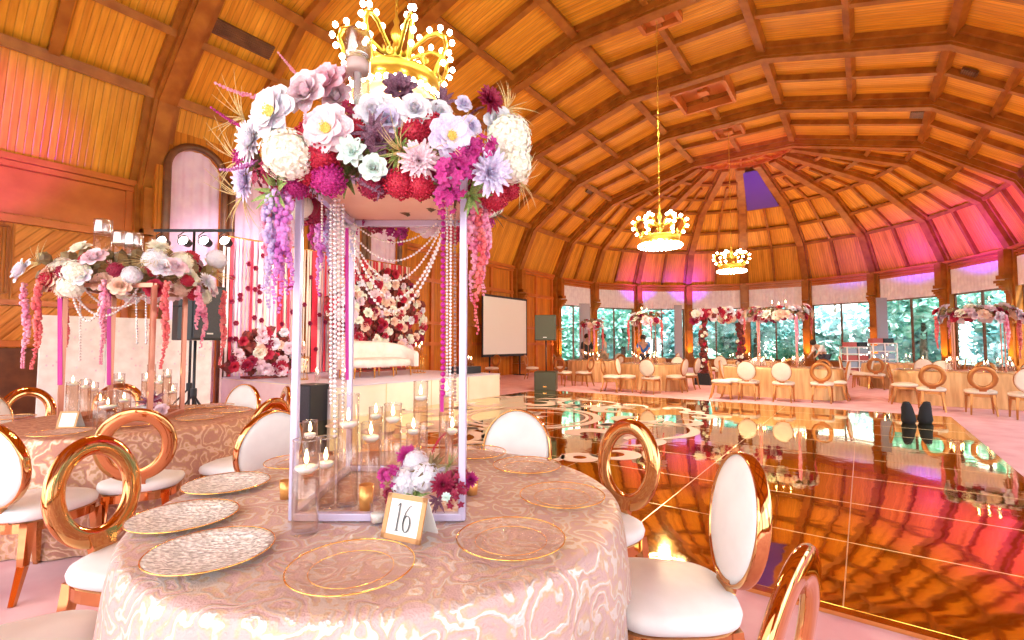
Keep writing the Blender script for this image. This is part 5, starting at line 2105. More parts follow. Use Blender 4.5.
for p in ((-4.394, 0.848, 0.775), (-5.622, 0.766, 0.775), (-4.432, 1.272, 0.775), (-5.156, 1.861, 0.775), (-5.087, 2.091, 0.775), (-4.585, 2.027, 0.775), (-4.363, 1.684, 0.775)):
    plates2.append(plate((p[0], p[1]), TZ, 'clear', None))
rank(plates2, 'gold rimmed glass charger plate on the left table, # of seven there')
p = (-4.700, 0.960, 0.761)
tent_card((p[0] + 0.03, p[1] - 0.03, 0.762), 0.75, '', 0.13, 0.125, 'small white table card with gold border on the left table')
p = (-4.613, 1.415, 0.762)
lb = empty('low_bouquet', p, 0, 'low bouquet of pink, white and plum flowers on the left table', 'flowers')
for (kind, col, dx, dy, dz, s_) in (('rose', 'pink', -.10, 0, .10, .07), ('hydrangea', 'white', .04, -.05, .07, .07), ('rose', 'blush', .12, .03, .09, .06), ('cluster', 'burgundy', 0, .02, .14, .07),
                                    ('leaf_sprig', 'plum', 0.03, 0, .15, .09), ('rose', 'white', -.03, -.07, .07, .055), ('cluster', 'burgundy', -.12, -.06, .06, .05)):
    put_bloom(lb, kind, col, (dx, dy, dz), camd + Vector((0, 0, 0.8)), s_)

# ================================================================ CROWN CHANDELIERS
def chandelier(x, y, zr, zc, label, near):
    """zr: height of the bulb ring"""
    t = empty('crown_chandelier', (x, y, zr), R(20), label, 'chandelier', None, 0.87)
    q = 40 if near else 24
    mb = MB()
    mb.lathe([(0.50, 0.0), (0.52, 0.0), (0.53, 0.03), (0.52, 0.06), (0.505, 0.07), (0.505, 0.20), (0.52, 0.21), (0.52, 0.24), (0.50, 0.25), (0.49, 0.25), (0.49, 0.0), (0.50, 0.0)], q)
    mb.build('crown_band', M['chand_gold'], t, True)
    mb = MB()
    mb.lathe([(0.49, 0.02), (0.30, 0.0), (0.0005, -0.03)], q)
    mb.build('glass_dish', M['dish'], t, True)
    # bulbs round the rim
    bm_ = BULB[near]
    nb = 36 if near else 30
    for i in range(nb):
        a = 2 * pi * i / nb
        link('bulb', bm_, t, (0.545 * cos(a), 0.545 * sin(a), -0.01))
    na = 8 if near else 6
    for k in range(na):
        a = 2 * pi * k / na
        ca_, sa_ = cos(a), sin(a)
        prof = [(0.50, 0.22), (0.54, 0.32), (0.61, 0.44), (0.655, 0.56), (0.63, 0.67), (0.54, 0.73), (0.42, 0.72), (0.30, 0.65), (0.18, 0.57), (0.06, 0.54)]
        arm = MB()
        arm.tube([(r * ca_, r * sa_, z) for r, z in prof], [0.030, 0.028, 0.028, 0.028, 0.028, 0.028, 0.026, 0.024, 0.024, 0.03], 8 if near else 5)
        ao = arm.build('arch', M['chand_gold'], t, True)
        bl_ = [(0.62, 0.36), (0.69, 0.47), (0.73, 0.58), (0.70, 0.71), (0.58, 0.79), (0.44, 0.79), (0.31, 0.72)]
        if not near:
            bl_ = [(0.60, 0.34), (0.70, 0.50), (0.70, 0.68), (0.55, 0.79), (0.38, 0.77)]
        for r, z in bl_:
            link('bulb', bm_, ao, (r * ca_, r * sa_, z))
        # small crown ornament between arches
        a2 = a + pi / na
        orn = MB()
        c2, s2 = cos(a2), sin(a2)
        orn.ball((0.51 * c2, 0.51 * s2, 0.30), 0.045, 8, 5)
        for dz, dr in ((0.36, 0.05), (0.40, 0.0), (0.36, -0.05)):
            orn.tube([(0.51 * c2 - dr * s2, 0.51 * s2 + dr * c2, 0.29), (0.51 * c2 - dr * 1.4 * s2, 0.51 * s2 + dr * 1.4 * c2, dz)], [0.014, 0.006], 5)
        orn.build('crown_ornament', M['chand_gold'], t, True)
    mb = MB()
    mb.lathe([(0.0005, 0.44), (0.05, 0.46), (0.09, 0.53), (0.10, 0.58), (0.05, 0.64), (0.035, 0.72), (0.06, 0.77), (0.075, 0.82), (0.05, 0.88), (0.025, 0.93), (0.04, 0.98), (0.015, 1.04), (0.012, 1.10)], 16)
    mb.build('finial', M['chand_gold'], t, True)
    ch = MB()
    z = 1.10
    i = 0
    while z * 0.87 + zr < zc:
        ct = cos(i * pi / 2) * 0.018, sin(i * pi / 2) * 0.018
        stp = 0.085 if near else 0.16
        ch.tube([(ct[0] * cos(u), ct[1] * cos(u), z + stp * 0.5 + stp * 0.62 * sin(u)) for u in (0, .8, 1.57, 2.3, 3.14, 3.9, 4.71, 5.5)], 0.006, 4, closed=True)
        z += stp
        i += 1
    ch.build('chain', M['chand_gold'], t, True)
    return t


M['dish'] = mat('gilt underside', (0.90, 0.62, 0.30), 0.4, 0.2)
BULB = {True: MB().lathe([(0.0005, -0.032), (0.020, -0.026), (0.032, -0.004), (0.026, 0.018), (0.012, 0.032), (0.0005, 0.036)], 12).mesh('bulb', M['bulb'], True),
        False: MB().lathe([(0.0005, -0.05), (0.046, -0.016), (0.046, 0.02), (0.0005, 0.05)], 6).mesh('bulb', M['bulb'], True)}
chandelier(-3.87, 3.24, 3.92, 9.4, 'large gold crown chandelier with lit bulbs, nearest, behind the big bouquet', True)
chandelier(-3.80, 11.15, 3.70, 9.3, 'gold crown chandelier hanging on long chain over the dance floor, middle of three', False)
chandelier(-3.80, 18.9, 4.05, 9.3, 'farthest and smallest gold crown chandelier, hanging in the domed end', False)

# ================================================================ STAGE
SX0, SX1, SY0, SY1, SZ = -12.1, -7.75, 5.1, 10.1, 0.6
sg = empty('stage', ((SX0 + SX1) / 2, (SY0 + SY1) / 2, 0), 0, 'low white stage with lilac top along left wall by dance floor', 'stage')
sw, sd = SX1 - SX0, SY1 - SY0
MB().box((0, 0, SZ / 2 - 0.01), (sw - 0.02, sd - 0.02, SZ - 0.02)).build('stage_body', M['stage_white'], sg)
MB().box((0, 0, SZ - 0.01), (sw, sd, 0.02)).build('stage_top', mat('lilac stage top', (0.74, 0.66, 0.78), 0.35), sg)
MB().box((0, -sd / 2 - 0.005, SZ / 2 - 0.02), (sw, 0.02, SZ - 0.04)).build('end_skirt', M['stage_end'], sg)
mb = MB()
for i in range(1, 4):
    mb.box((sw / 2 - 0.005, -sd / 2 + sd * i / 4, SZ / 2), (0.012, 0.012, SZ - 0.03))
mb.build('panel_joint', M['seam'], sg)

# sofa facing the dance floor
sf = empty('sofa', (-9.35, 7.35, SZ), pi / 2, 'curved ivory leather sofa on slim gold legs on the stage', 'sofa')
# local: +Y is backwards after rotation; build facing -Y rotated so it faces +X
def sofa():
    L_, D_ = 2.0, 0.80
    mb = MB()
    P = []
    n = 28
    for i in range(n + 1):
        u = -1 + 2 * i / n
        # curved wrap-around back
        a = u * 1.75
        x = L_ / 2 * (sin(a) / sin(1.57) if abs(a) < 1.57 else (1 if a > 0 else -1))
        y = D_ / 2 - (1 - cos(min(abs(a), 1.57))) * D_ * 0.55 - max(0, abs(a) - 1.57) * 1.4
        top = 0.84 - 0.26 * abs(u) ** 2.2
        nx, ny = sin(a), cos(min(abs(a), 1.57))
        q = sqrt(nx * nx + ny * ny)
        nx, ny = nx / q, ny / q
        th = 0.075
        row = []
        for (o_, z) in ((-th, 0.22), (-th, top - 0.05), (-th * 0.6, top), (th * 0.4, top + 0.01), (th, top - 0.05), (th, 0.22)):
            row.append((x + nx * o_, y + ny * o_, z))
        P.append(row)
    mb.grid(P)
    for e in (0, -1):
        k = len(mb.v)
        mb.v += P[e]
        mb.face(tuple(k + j for j in range(6)))
    mb.build('curved_back', M['sofa'], sf, True)
    s_ = pad_mesh(40, L_ / 2 - 0.06, D_ / 2 - 0.02, 0.24, 0.42, 0.04, 3.5)
    s_.build('seat_cushion', M['sofa'], sf, True)
    for x in (-0.8, -0.27, 0.27, 0.8):
        for y in (-0.28, 0.24):
            MB().bar((x, y, 0.24), (x * 1.03, y * 1.05, 0.0), 0.035, 0.035, w2=0.018, h2=0.018).build('leg', M['gold_metal'], sf)


sofa()
# small gold pedestals with candles either side
def pedestal(loc, label, h=0.5):
    t = empty('side_table', loc, 0, label, 'side table')
    MB().lathe([(0.20, h - 0.02), (0.21, h - 0.01), (0.20, h)], 24).build('table_top', M['gold_metal'], t)
    mb = MB()
    for i in range(12):
        a = 2 * pi * i / 12
        mb.tube([(0.17 * cos(a), 0.17 * sin(a), 0.0), (0.12 * cos(a), 0.12 * sin(a), h * 0.5), (0.18 * cos(a), 0.18 * sin(a), h - 0.02)], 0.006, 5)
    mb.tube([(0.17 * cos(2 * pi * i / 24), 0.17 * sin(2 * pi * i / 24), 0.008) for i in range(24)], 0.008, 5, closed=True)
    mb.build('wire_base', M['gold_metal'], t, True)
    return t


def small_candles(base, offs, text, group):
    out, fl = [], []
    for dx, dy, h in offs:
        loc = (base[0] + dx, base[1] + dy, base[2])
        t = empty('glass_cylinder', loc, 0, None, 'candle holder', group)
        MB().lathe([(0.0005, 0), (0.036, 0), (0.036, h), (0.034, h), (0.034, 0.01), (0.0005, 0.01)], 12).build('glass_wall', M['glass'], t, True)
        c = empty('floating_candle', (loc[0], loc[1], loc[2] + h * 0.7), 0, None, 'candle', group + ' flames')
        link('wax_cup', CUPS, c)
        link('flame', FL, c, (0, 0, 0.02), None, 1.6)
        out.append(t)
        fl.append(c)
    rank(out, 'clear glass candle cylinder ' + text + ', #')
    rank(fl, 'lit floating candle ' + text + ', #')


CUPS = candle_cup(0.030)
p1 = (-9.9, 5.75, SZ)
pedestal(p1, 'small gold wire side table left of the sofa on stage')
small_candles((p1[0], p1[1], SZ + 0.501), ((-.08, -.05, .28), (.07, -.06, .22), (.0, .08, .33)), 'on gold side table left of sofa', 'candles left of the sofa')
p2 = (-9.6, 8.95, SZ)
pedestal(p2, 'small gold wire side table right of the sofa on stage')
small_candles((p2[0], p2[1], SZ + 0.501), ((-.08, -.05, .30), (.07, -.06, .24), (.0, .08, .36)), 'on gold side table right of sofa', 'candles right of the sofa')
small_candles((-9.0, 6.0, SZ + 0.001), ((-.3, -.2, .2), (-.1, -.35, .28), (.15, -.2, .2), (.3, .05, .25)), 'on stage floor left of sofa', 'candles on the stage floor')


def flower_wall(name, cx, cy, cz, rad_y, rad_z, n, seed, label, ws=1.0):
    rnd = random.Random(seed)
    t = empty(name, (cx, cy, SZ), 0, label, 'flower wall')
    mb = MB()
    for i in range(int(n * 2.2)):
        a, q = rnd.uniform(0, 6.28), rnd.random() ** 0.5
        y, z = rad_y * q * cos(a), cz - SZ + rad_z * q * sin(a)
        if z < 0.19:
            continue
        mb.ball((rnd.uniform(-0.1, 0.04), y, z), rnd.uniform(0.07, 0.13), 6, 4, 1, 0.4, rnd)
    mb.bar((-0.1, 0, 0), (-0.1, 0, cz - SZ), 0.06)
    mb.bar((-0.35, 0, 0.03), (0.1, 0, 0.03), rad_y, 0.05)
    mb.build('dark_foliage', F['dark'], t)
    cols = ['blush', 'cream', 'peach', 'white', 'red', 'burgundy', 'blush', 'cream', 'red']
    fm_ = MB()
    src = low_rose('cream')
    for i in range(0 if ws == 1.0 else 90):
        a, q = rnd.uniform(0, 6.28), rnd.random() ** 0.5
        y, z, s_ = rad_y * q * cos(a), cz - SZ + rad_z * q * sin(a), rnd.uniform(0.09, 0.13)
        if z < 0.17:
            continue
        rot = Vector((1, rnd.uniform(-.4, .2), rnd.uniform(-.3, .3))).to_track_quat('Z', 'Y')
        kk = len(fm_.v)
        fm_.cur = rnd.choice([0, 0, 1, 2])
        fm_.v += [tuple(rot @ (v.co * s_) + Vector((0.09, y, z))) for v in src.vertices]
        for p_ in src.polygons:
            fm_.face(tuple(kk + q_ for q_ in p_.vertices))
    if fm_.v:
        tag(fm_.build('rose_filler', [F['cream'], F['peach'], F['red']], t, True), kind='stuff')
    k = 0
    while k < n:
        a, q = rnd.uniform(0, 6.28), rnd.random() ** 0.5
        y, z = rad_y * q * cos(a), cz - SZ + rad_z * q * sin(a)
        if z < 0.17:
            n -= 1
            continue
        k += 1
        col = rnd.choice(cols)
        link('rose', low_rose(col), t, (0.11 + rnd.uniform(-.02, .05), y, z), Vector((1, rnd.uniform(-.4, .2), rnd.uniform(-.3, .3))).to_track_quat('Z', 'Y').to_euler(), rnd.uniform(0.10, 0.15) * ws)
    return t


F['dark'] = petal_mat('dark burgundy foliage', (0.09, 0.012, 0.014), (0.30, 0.045, 0.03))
fw = flower_wall('flower_wall', -11.2, 8.95, 2.15, 1.75, 1.35, 98, 3, 'big rounded wall of cream and red roses behind the sofa', 0.95)
flower_wall('flower_wall', -10.9, 5.55, 0.95, 0.85, 0.75, 60, 9, 'lower mound of cream and dark red roses left of the sofa', 1.0)

# ribbon backdrop
rnd = random.Random(31)
rod = tag(MB().tube([(-11.75, 4.9, 3.86), (-11.75, 10.6, 3.86)], 0.02, 8).build('curtain_rod', M['gold_metal'], None, True), 'thin gold rod along the top of ribbon backdrop', 'rod')
M['rb_red'] = mat('red ribbon', (0.72, 0.03, 0.06), 0.5)
M['rb_white'] = mat('white ribbon', (0.90, 0.82, 0.76), 0.5)
M['rb_pink'] = mat('salmon ribbon', (0.86, 0.42, 0.38), 0.5)
M['rb_cream'] = mat('cream ribbon', (0.88, 0.70, 0.52), 0.5)
cnt = {}
for i in range(66):
    y = 4.95 + i * 0.085 + rnd.uniform(-.015, .015)
    key = rnd.choice(['red', 'white', 'pink', 'white', 'cream', 'red', 'pink', 'red'])
    w_ = rnd.choice([0.04, 0.05, 0.06]) if key != 'red' else rnd.choice([0.06, 0.09])
    zb = 0.03 + (SZ if y > 5.0 else 0)
    b_ = empty('hanging_ribbon', (-11.75 + rnd.uniform(-.02, .02), y, zb + 0.005), 0, {'red': 'red', 'white': 'white', 'pink': 'salmon pink', 'cream': 'cream'}[key] + ' ribbon strand hanging in the backdrop behind stage', 'ribbon',
               {'red': 'red', 'white': 'white', 'pink': 'salmon pink', 'cream': 'cream'}[key] + ' ribbons of the stage backdrop')
    m_ = MB()
    rows = [[], []]
    for j in range(13):
        z = (3.86 - zb) * j / 12
        tw = 0.25 * sin(j * 0.9 + i)
        rows[0].append((sin(tw) * w_ / 2, -w_ / 2, z))
        rows[1].append((-sin(tw) * w_ / 2, w_ / 2, z))
    m_.grid(rows)
    m_.build('ribbon', M['rb_' + key], b_, True)
    for j in range(rnd.choice([0, 0, 1, 2, 3])):
        link('rose', low_rose('burgundy'), b_, (0.03, 0, rnd.uniform(0.3, 3.0)), (0, R(90), 0), 0.06)
# pale green flower strands low in the backdrop
# ================================================================ LEFT WALL ITEMS
# white textured folding panel
XP = -10.6
ya_, yb_ = (-10.600, 1.744, 1.121)[1], (-10.600, 4.258, 1.053)[1]
pn = empty('partition_panel', (XP, (ya_ + yb_) / 2, 0), 0, 'white textured partition panel sprinkled with tiny petals behind the left table', 'partition')
for i in range(3):
    w_ = (yb_ - ya_) / 3
    bev(MB().box((0.03 * (i % 2), -(yb_ - ya_) / 2 + w_ * (i + 0.5), 0.92), (0.06, w_ - 0.004, 1.84)).build('panel', M['white_panel'], pn), 0.006)
mb = MB()
rnd = random.Random(14)
for i in range(60):
    mb.box((0.065, rnd.uniform(-(yb_ - ya_) / 2, (yb_ - ya_) / 2), rnd.uniform(0.9, 1.8)), (0.008, 0.02, 0.03), 0, 1, 0.3)
mb.build('petal_dots', F['blush'], pn)


def loudspeaker(loc, rz, w, d, h, label, name='loudspeaker', tilt=0.0):
    t = empty(name, loc, rz, label, 'loudspeaker')
    mb = MB()
    # tapered cabinet: front (+Y) wide, back narrow
    pts = [(-w / 2, d / 2), (w / 2, d / 2), (w / 2, 0), (w * 0.30, -d / 2), (-w * 0.30, -d / 2), (-w / 2, 0)]
    k = len(mb.v)
    for z in (0, h):
        mb.v += [(x, y, z) for x, y in pts]
    n = 6
    mb.face(tuple(range(n - 1, -1, -1)))
    mb.face(tuple(n + i for i in range(n)))
    for i in range(n):
        j = (i + 1) % n
        mb.face((i, j, n + j, n + i))
    bev(mb.build('cabinet', M['black'], t), 0.012)
    bev(MB().box((0, d / 2 + 0.008, h / 2), (w * 0.92, 0.016, h * 0.92)).build('grille', M['grille'], t), 0.006)
    MB().box((0, d / 2 + 0.02, h * 0.12), (w * 0.18, 0.006, 0.02)).build('badge', M['white'], t)
    mb = MB()
    for sx_ in (-1, 1):
        mb.tube([(sx_ * (w / 2 + 0.004), -0.06, h * 0.6), (sx_ * (w / 2 + 0.03), -0.05, h * 0.6), (sx_ * (w / 2 + 0.03), 0.05, h * 0.6), (sx_ * (w / 2 + 0.004), 0.06, h * 0.6)], 0.008, 6)
    mb.build('handle', M['black'], t)
    return t


def tripod(loc, h, label, spread=0.5, cat='stand', r=0.018):
    t = empty('tripod_stand', loc, 0, label, cat)
    MB().tube([(0, 0, 0.12), (0, 0, h)], r, 10).build('pole', M['black'], t, True)
    MB().lathe([(r * 2, 0.66), (r * 2.2, 0.68), (r * 2.2, 0.76), (r * 2, 0.78)], 10).build('collar', M['black'], t)
    for k in range(3):
        a = 2 * pi * k / 3 + 0.4
        m_ = MB().tube([(0, 0, 0.70), (spread * cos(a), spread * sin(a), 0.015)], r * 0.7, 8)
        m_.tube([(0, 0, 0.25), (spread * 0.55 * cos(a), spread * 0.55 * sin(a), 0.32)], r * 0.4, 6)
        m_.build('leg', M['black'], t, True)
    return t


ps = (-7.292, 2.727, 1.727)
tripod((ps[0], ps[1], 0), 1.42, 'black tripod pole carrying the left loudspeaker')
loudspeaker((ps[0], ps[1], 1.425), R(-70), 0.52, 0.46, 0.74, 'black loudspeaker on pole left of the ribbon backdrop')
# lighting T-bar
pt_ = (-8.359, 3.063, 2.055)
tl = tripod((pt_[0], pt_[1], 0), 3.12, 'black tall tripod carrying the bar of stage spotlights', 0.6)
tbx = empty('light_bar', (pt_[0], pt_[1], 3.12), R(36.1), 'black crossbar on tall tripod with lit spotlights', 'light bar')
MB().bar((-0.62, 0, 0.02), (0.62, 0, 0.02), 0.04, 0.04).build('crossbar', M['black'], tbx)
M['lens'] = mat('lit lens', (1, 1, 1), 0.3, emit=(1.0, 0.95, 0.85), es=14)
cans = []
for i, dx in enumerate((-0.50, -0.16, 0.16, 0.48)):
    a = R(36.1)
    lc_ = (pt_[0] + dx * cos(a), pt_[1] + dx * sin(a), 2.98)
    t = empty('spotlight', lc_, a, None, 'spotlight')
    m_ = MB()
    m_.lathe([(0.0005, -0.14), (0.06, -0.12), (0.075, 0.0), (0.085, 0.02), (0.075, 0.02), (0.070, -0.01), (0.0005, -0.01)], 16)
    b_ = m_.build('can', M['black'], t, True)
    b_.rotation_euler = (R(78), 0, 0)
    l_ = MB().lathe([(0.0005, 0), (0.07, 0.0), (0.0005, 0.006)], 16).build('lens', M['lens'], t, True)
    l_.rotation_euler = (R(78), 0, 0)
    l_.location = (0, -0.01, 0.0)
    MB().tube([(0, 0, 0.14), (-0.09, 0, 0.08), (-0.09, 0.02, 0.0)], 0.008, 5).build('yoke', M['black'], t)
    cans.append(t)
rank(cans, 'lit stage spotlight on the bar above left loudspeaker, #')

# subwoofer by the near stage end
p = (-8.007, 4.881, 0.000)
bev(MB().box((0, 0, 0.33), (0.42, 0.42, 0.66)).build('cabinet', M['olive_black'] if 'olive_black' in M else M['black'], empty('subwoofer', (p[0] , p[1], 0), R(10), 'dark boxy subwoofer on floor at the near end of stage', 'loudspeaker')), 0.015)
sb = [o for o in C.objects if o.name.startswith('subwoofer')][-1]
bev(MB().box((0, -0.215, 0.33), (0.38, 0.012, 0.6)).build('grille', M['grille'], sb), 0.004)
# projector screen on the left wall, beyond the stage
pa, pb_ = (-12.300, 14.884, 3.307), (-12.300, 17.948, 3.373)
scn = empty('projection_screen', (-12.3, (pa[1] + pb_[1]) / 2, 0), 0, 'large white projection screen in black frame beyond the stage', 'projection screen')
sw_ = pb_[1] - pa[1]
z0_, z1_ = 0.95, 3.32
MB().box((0, 0, (z0_ + z1_) / 2), (0.02, sw_, z1_ - z0_)).build('screen_sheet', M['screen'], scn)
mb = MB()
mb.box((0, 0, z1_ + 0.04), (0.06, sw_ + 0.1, 0.08))
mb.box((0, 0, z0_ - 0.05), (0.06, sw_ + 0.1, 0.10))
for s_ in (-1, 1):
    mb.box((0, s_ * (sw_ / 2 + 0.03), (z0_ + z1_) / 2), (0.05, 0.05, z1_ - z0_))
mb.build('screen_frame', M['black'], scn)
for s_ in (-1, 1):
    MB().bar((-0.02, s_ * sw_ * 0.35, z0_), (-0.02, s_ * sw_ * 0.35, 0.03), 0.05, 0.05).bar((-0.35, s_ * sw_ * 0.35, 0.02), (0.4, s_ * sw_ * 0.35, 0.02), 0.06, 0.04).build('leg', M['black'], scn)
# far pair: subwoofer with pole speaker
p = (-7.720, 11.879, 0.000)
sb = empty('subwoofer', (p[0], p[1] + 0.45, 0), R(205), 'dark olive subwoofer on carpet at far corner of dance floor', 'loudspeaker')
M['olive_black'] = mat('dark olive plastic', (0.05, 0.055, 0.03), 0.4)
M['olive_grille'] = noisy('olive grille', (0.05, 0.055, 0.03), (0.11, 0.11, 0.07), 90, 0.5)
bev(MB().box((0, 0, 0.28), (0.64, 0.6, 0.56)).build('cabinet', M['olive_black'], sb), 0.015)
bev(MB().box((0, 0.305, 0.28), (0.6, 0.012, 0.5)).build('grille', M['olive_grille'], sb), 0.004)
MB().box((0, 0.315, 0.12), (0.10, 0.008, 0.03)).build('badge', M['gold_metal'], sb)
MB().tube([(0, 0, 0.56), (0, 0, 1.48)], 0.02, 8).build('pole', M['black'], sb, True)
ls = loudspeaker((p[0], p[1] + 0.45, 1.482), R(205), 0.62, 0.5, 0.76, 'dark olive loudspeaker on pole above the far subwoofer')
for ch in ls.children:
    if ch.name.startswith('cabinet'):
        ch.data.materials[0] = M['olive_black']
    if ch.name.startswith('grille'):
        ch.data.materials[0] = M['olive_grille']
# equipment case and glasses on the far end of the stage
bx = tag(bev(MB().box((0, 0, 0.09), (0.5, 0.75, 0.18)).build('equipment_case', M['black']), 0.01), 'flat black equipment case at the far end of stage', 'case')
bx.location = (-8.55, 9.6, SZ + 0.001)
small_candles((-8.55, 9.6, SZ + 0.182), ((-.1, -.25, .22), (.1, -.12, .26), (-.05, .02, .3), (.1, .14, .24), (-.1, .26, .26)), 'on black case at far stage end', 'candles on the equipment case')

# ================================================================ FAR TABLES
def table_set(c, a, b, rz, e, label, cz, zt, blabel, ba, bb_, nb, seed, posts_label, ncand=8, text='', tint=None, h=0.14, cols=None, tassels=4):
    t = banquet_table(c, a, b, rz, M['cloth_far'], label, None, 0.76, e, False, seed)
    ps_ = [(c[0] + cz[0] + sx_ * ba * 0.55, c[1] + cz[1] + sy_ * bb_ * 0.7) for sx_, sy_ in ((-1, -1), (1, -1), (1, 1), (-1, 1))]
    post_stand(ps_, 0.7615, zt, 0.022, M['copper'], posts_label)
    far_bouquet((c[0] + cz[0], c[1] + cz[1], zt + 0.02), ba, bb_, rz, blabel, nb, 0.125, seed, tassels=tassels, h=h, cols=cols)
    rnd = random.Random(seed + 50)
    offs = []
    for i in range(ncand):
        a0 = 2 * pi * i / ncand
        offs.append((cz[0] + ba * 0.72 * cos(a0), cz[1] + bb_ * 0.8 * sin(a0), rnd.uniform(.16, .36)))
    small_candles((c[0], c[1], 0.7615), offs, 'on ' + text, 'candles on ' + text)
    if ba > 0.45:
        small_candles((c[0] + cz[0], c[1] + cz[1], zt + 0.12), [(k_ * 0.16 - 0.1, 0.0, 0.34 - 0.06 * (k_ % 2)) for k_ in range(2 if ba < 0.6 else 3)],
                      'atop bouquet of ' + text.replace('long ', ''), 'candles above ' + text)
    pls = []
    n_ = 10 if a > 1.2 else 8
    for i in range(n_):
        th = 2 * pi * (i + 0.5) / n_
        ct, st_ = cos(th), sin(th)
        m_ = max(abs(ct), abs(st_)) if e > 3 else 1.0
        pls.append(plate((c[0] + (a - 0.22) * ct / m_ * (0.97 if e > 3 else 1), c[1] + (b - 0.22) * st_ / m_), TZ, 'leaf', None, 'plates on ' + text))
    rank(pls, 'charger plate on ' + text + ', #')


tE = (2.25, 14.95)
table_set(tE, 1.70, 0.72, 0, 3.4, 'long gold cloth table at the right picture edge', (-0.15, 0), 1.98, 'long rose bouquet on tall stand at right picture edge', 0.74, 0.24, 64, 41,
          'copper stand holding bouquet over the right-hand table', 14, 'the long right-hand table', h=0.20)
tD = (-1.85, 14.65)
table_set(tD, 1.45, 0.72, 0, 3.4, 'long gold cloth table beyond middle of dance floor', (0.0, 0), 2.10, 'long rose bouquet on tall stand over middle far table', 0.82, 0.24, 68, 43,
          'copper stand holding bouquet over middle far table', 14, 'the long middle far table', h=0.24)
tB = (-5.35, 14.75)
table_set(tB, 0.98, 0.90, 0, 2.3, 'round gold cloth table behind white oval chair, left of floral arch', (-0.2, 0), 2.10, 'rose bouquet on stand over far table, left of floral arch', 0.50, 0.26, 44, 45,
          'copper stand on far table left of the floral arch', 7, 'the far table left of arch', h=0.22)
tA = (-8.25, 16.6)
table_set(tA, 0.95, 0.90, 0, 2.3, 'round gold cloth table next to far loudspeaker', (-0.1, 0), 2.05, 'rose bouquet over the far table next to loudspeaker', 0.42, 0.26, 36, 47,
          'copper stand on table next to far loudspeaker', 6, 'the far table by the loudspeaker', h=0.24)
banquet_table((-3.4, 19.2), 0.95, 0.9, 0, M['cloth_far'], 'rearmost round table behind the floral arch', None, 0.76, 2.2, False, 3)
banquet_table((-8.2, 21.6), 0.95, 0.9, 0, M['cloth_far'], 'rearmost round table by the left far windows', None, 0.76, 2.2, False, 4)
banquet_table((0.9, 19.6), 0.95, 0.9, 0, M['cloth_far'], 'rearmost round table left of the white rack', None, 0.76, 2.2, False, 6)
small_candles((-3.4, 19.2, 0.7615), [(0.6 * cos(k), 0.6 * sin(k), 0.2 + 0.05 * (k % 3)) for k in range(6)], 'on the table behind floral arch', 'candles behind the arch')
small_candles((-8.2, 21.6, 0.7615), [(0.6 * cos(k), 0.6 * sin(k), 0.2 + 0.05 * (k % 3)) for k in range(6)], 'on the rearmost left table', 'candles on the rearmost left table')
small_candles((0.9, 19.6, 0.7615), [(0.6 * cos(k), 0.6 * sin(k), 0.2 + 0.05 * (k % 3)) for k in range(6)], 'on table left of white rack', 'candles near the white rack')

far_groups = {
    'the long right-hand table': [('ring', (1.131, 13.132, 0.000), 'n'), ('ring', (1.848, 12.966, 0.000), 'n'), ('pad', (2.412, 12.619, 0.000), 'n'), ('ring', (0.748, 14.279, 0.000), 'e'), ('pad', (1.6, 16.0), 's'), ('ring', (2.4, 16.0), 's'), ('pad', (3.2, 16.0), 's')],
    'the long middle far table': [('pad', (-2.314, 13.021, 0.000), 'n'), ('pad', (-1.564, 13.063, 0.000), 'n'), ('ring', (-0.803, 13.379, 0.000), 'n'), ('pad', (-0.566, 14.295, 0.000), 'w'), ('ring', (-2.881, 12.873, 0.000), 'e'), ('pad', (-2.707, 13.275, 0.000), 'e'),
                                  ('pad', (-0.052, 18.658, 0.000), 'w'), ('pad', (-2.6, 15.7), 's'), ('ring', (-1.7, 15.7), 's'), ('ring', (-0.9, 15.7), 's')],
    'the far table left of arch': [('pad', (-4.789, 12.970, 0.000), 'n'), ('ring', (-5.845, 12.883, 0.000), 'e'), ('pad', (-5.497, 13.137, 0.000), 'e'), ('pad', (-4.362, 13.965, 0.000), 'w'), ('pad', (-4.328, 15.126, 0.000), 'w'), ('ring', (-5.9, 15.9), 's'), ('pad', (-5.0, 15.95), 's')],
    'the far table by the loudspeaker': [('ring', (-7.998, 13.750, 0.000), 'n'), ('ring', (-7.416, 14.175, 0.000), 'w'), ('ring', (-9.6, 16.4), 'e'), ('pad', (-8.7, 17.8), 's'), ('ring', (-7.8, 17.8), 's')],
    'the table behind floral arch': [('pad', (-4.0, 17.9), 'n'), ('pad', (-2.8, 17.95), 'n'), ('ring', (-4.7, 19.3), 'e'), ('pad', (-2.1, 19.3), 'w')],
    'the rearmost table left of white rack': [('ring', (0.3, 18.35), 'n'), ('pad', (1.4, 18.35), 'n'), ('pad', (-0.35, 19.7), 'e'), ('ring', (2.2, 19.7), 'w')],
    'the rearmost left table': [('pad', (-8.8, 20.35), 'n'), ('ring', (-7.7, 20.35), 'n'), ('pad', (-6.95, 21.7), 'w')],
}
dv = {'n': (0, 1), 's': (0, -1), 'e': (1, 0.12), 'w': (-1, 0.12)}
for txt, lst in far_groups.items():
    byk = {}
    for kind, p, d_ in lst:
        v = dv[d_]
        s_ = (p[0], p[1] + (0.12 if d_ == 'n' else 0))
        o = chair(kind, s_, (s_[0] + v[0], s_[1] + v[1]), False, None, None)
        byk.setdefault(kind, []).append(o)
    for kind, os_ in byk.items():
        rank(os_, ('cream padded oval back' if kind == 'pad' else 'open ring back gold') + ' chair at ' + txt + ', #')
chair('ring', (-11.6, 14.6), (-11.6, 13), False, 'lone ring back chair below the projection screen at right')
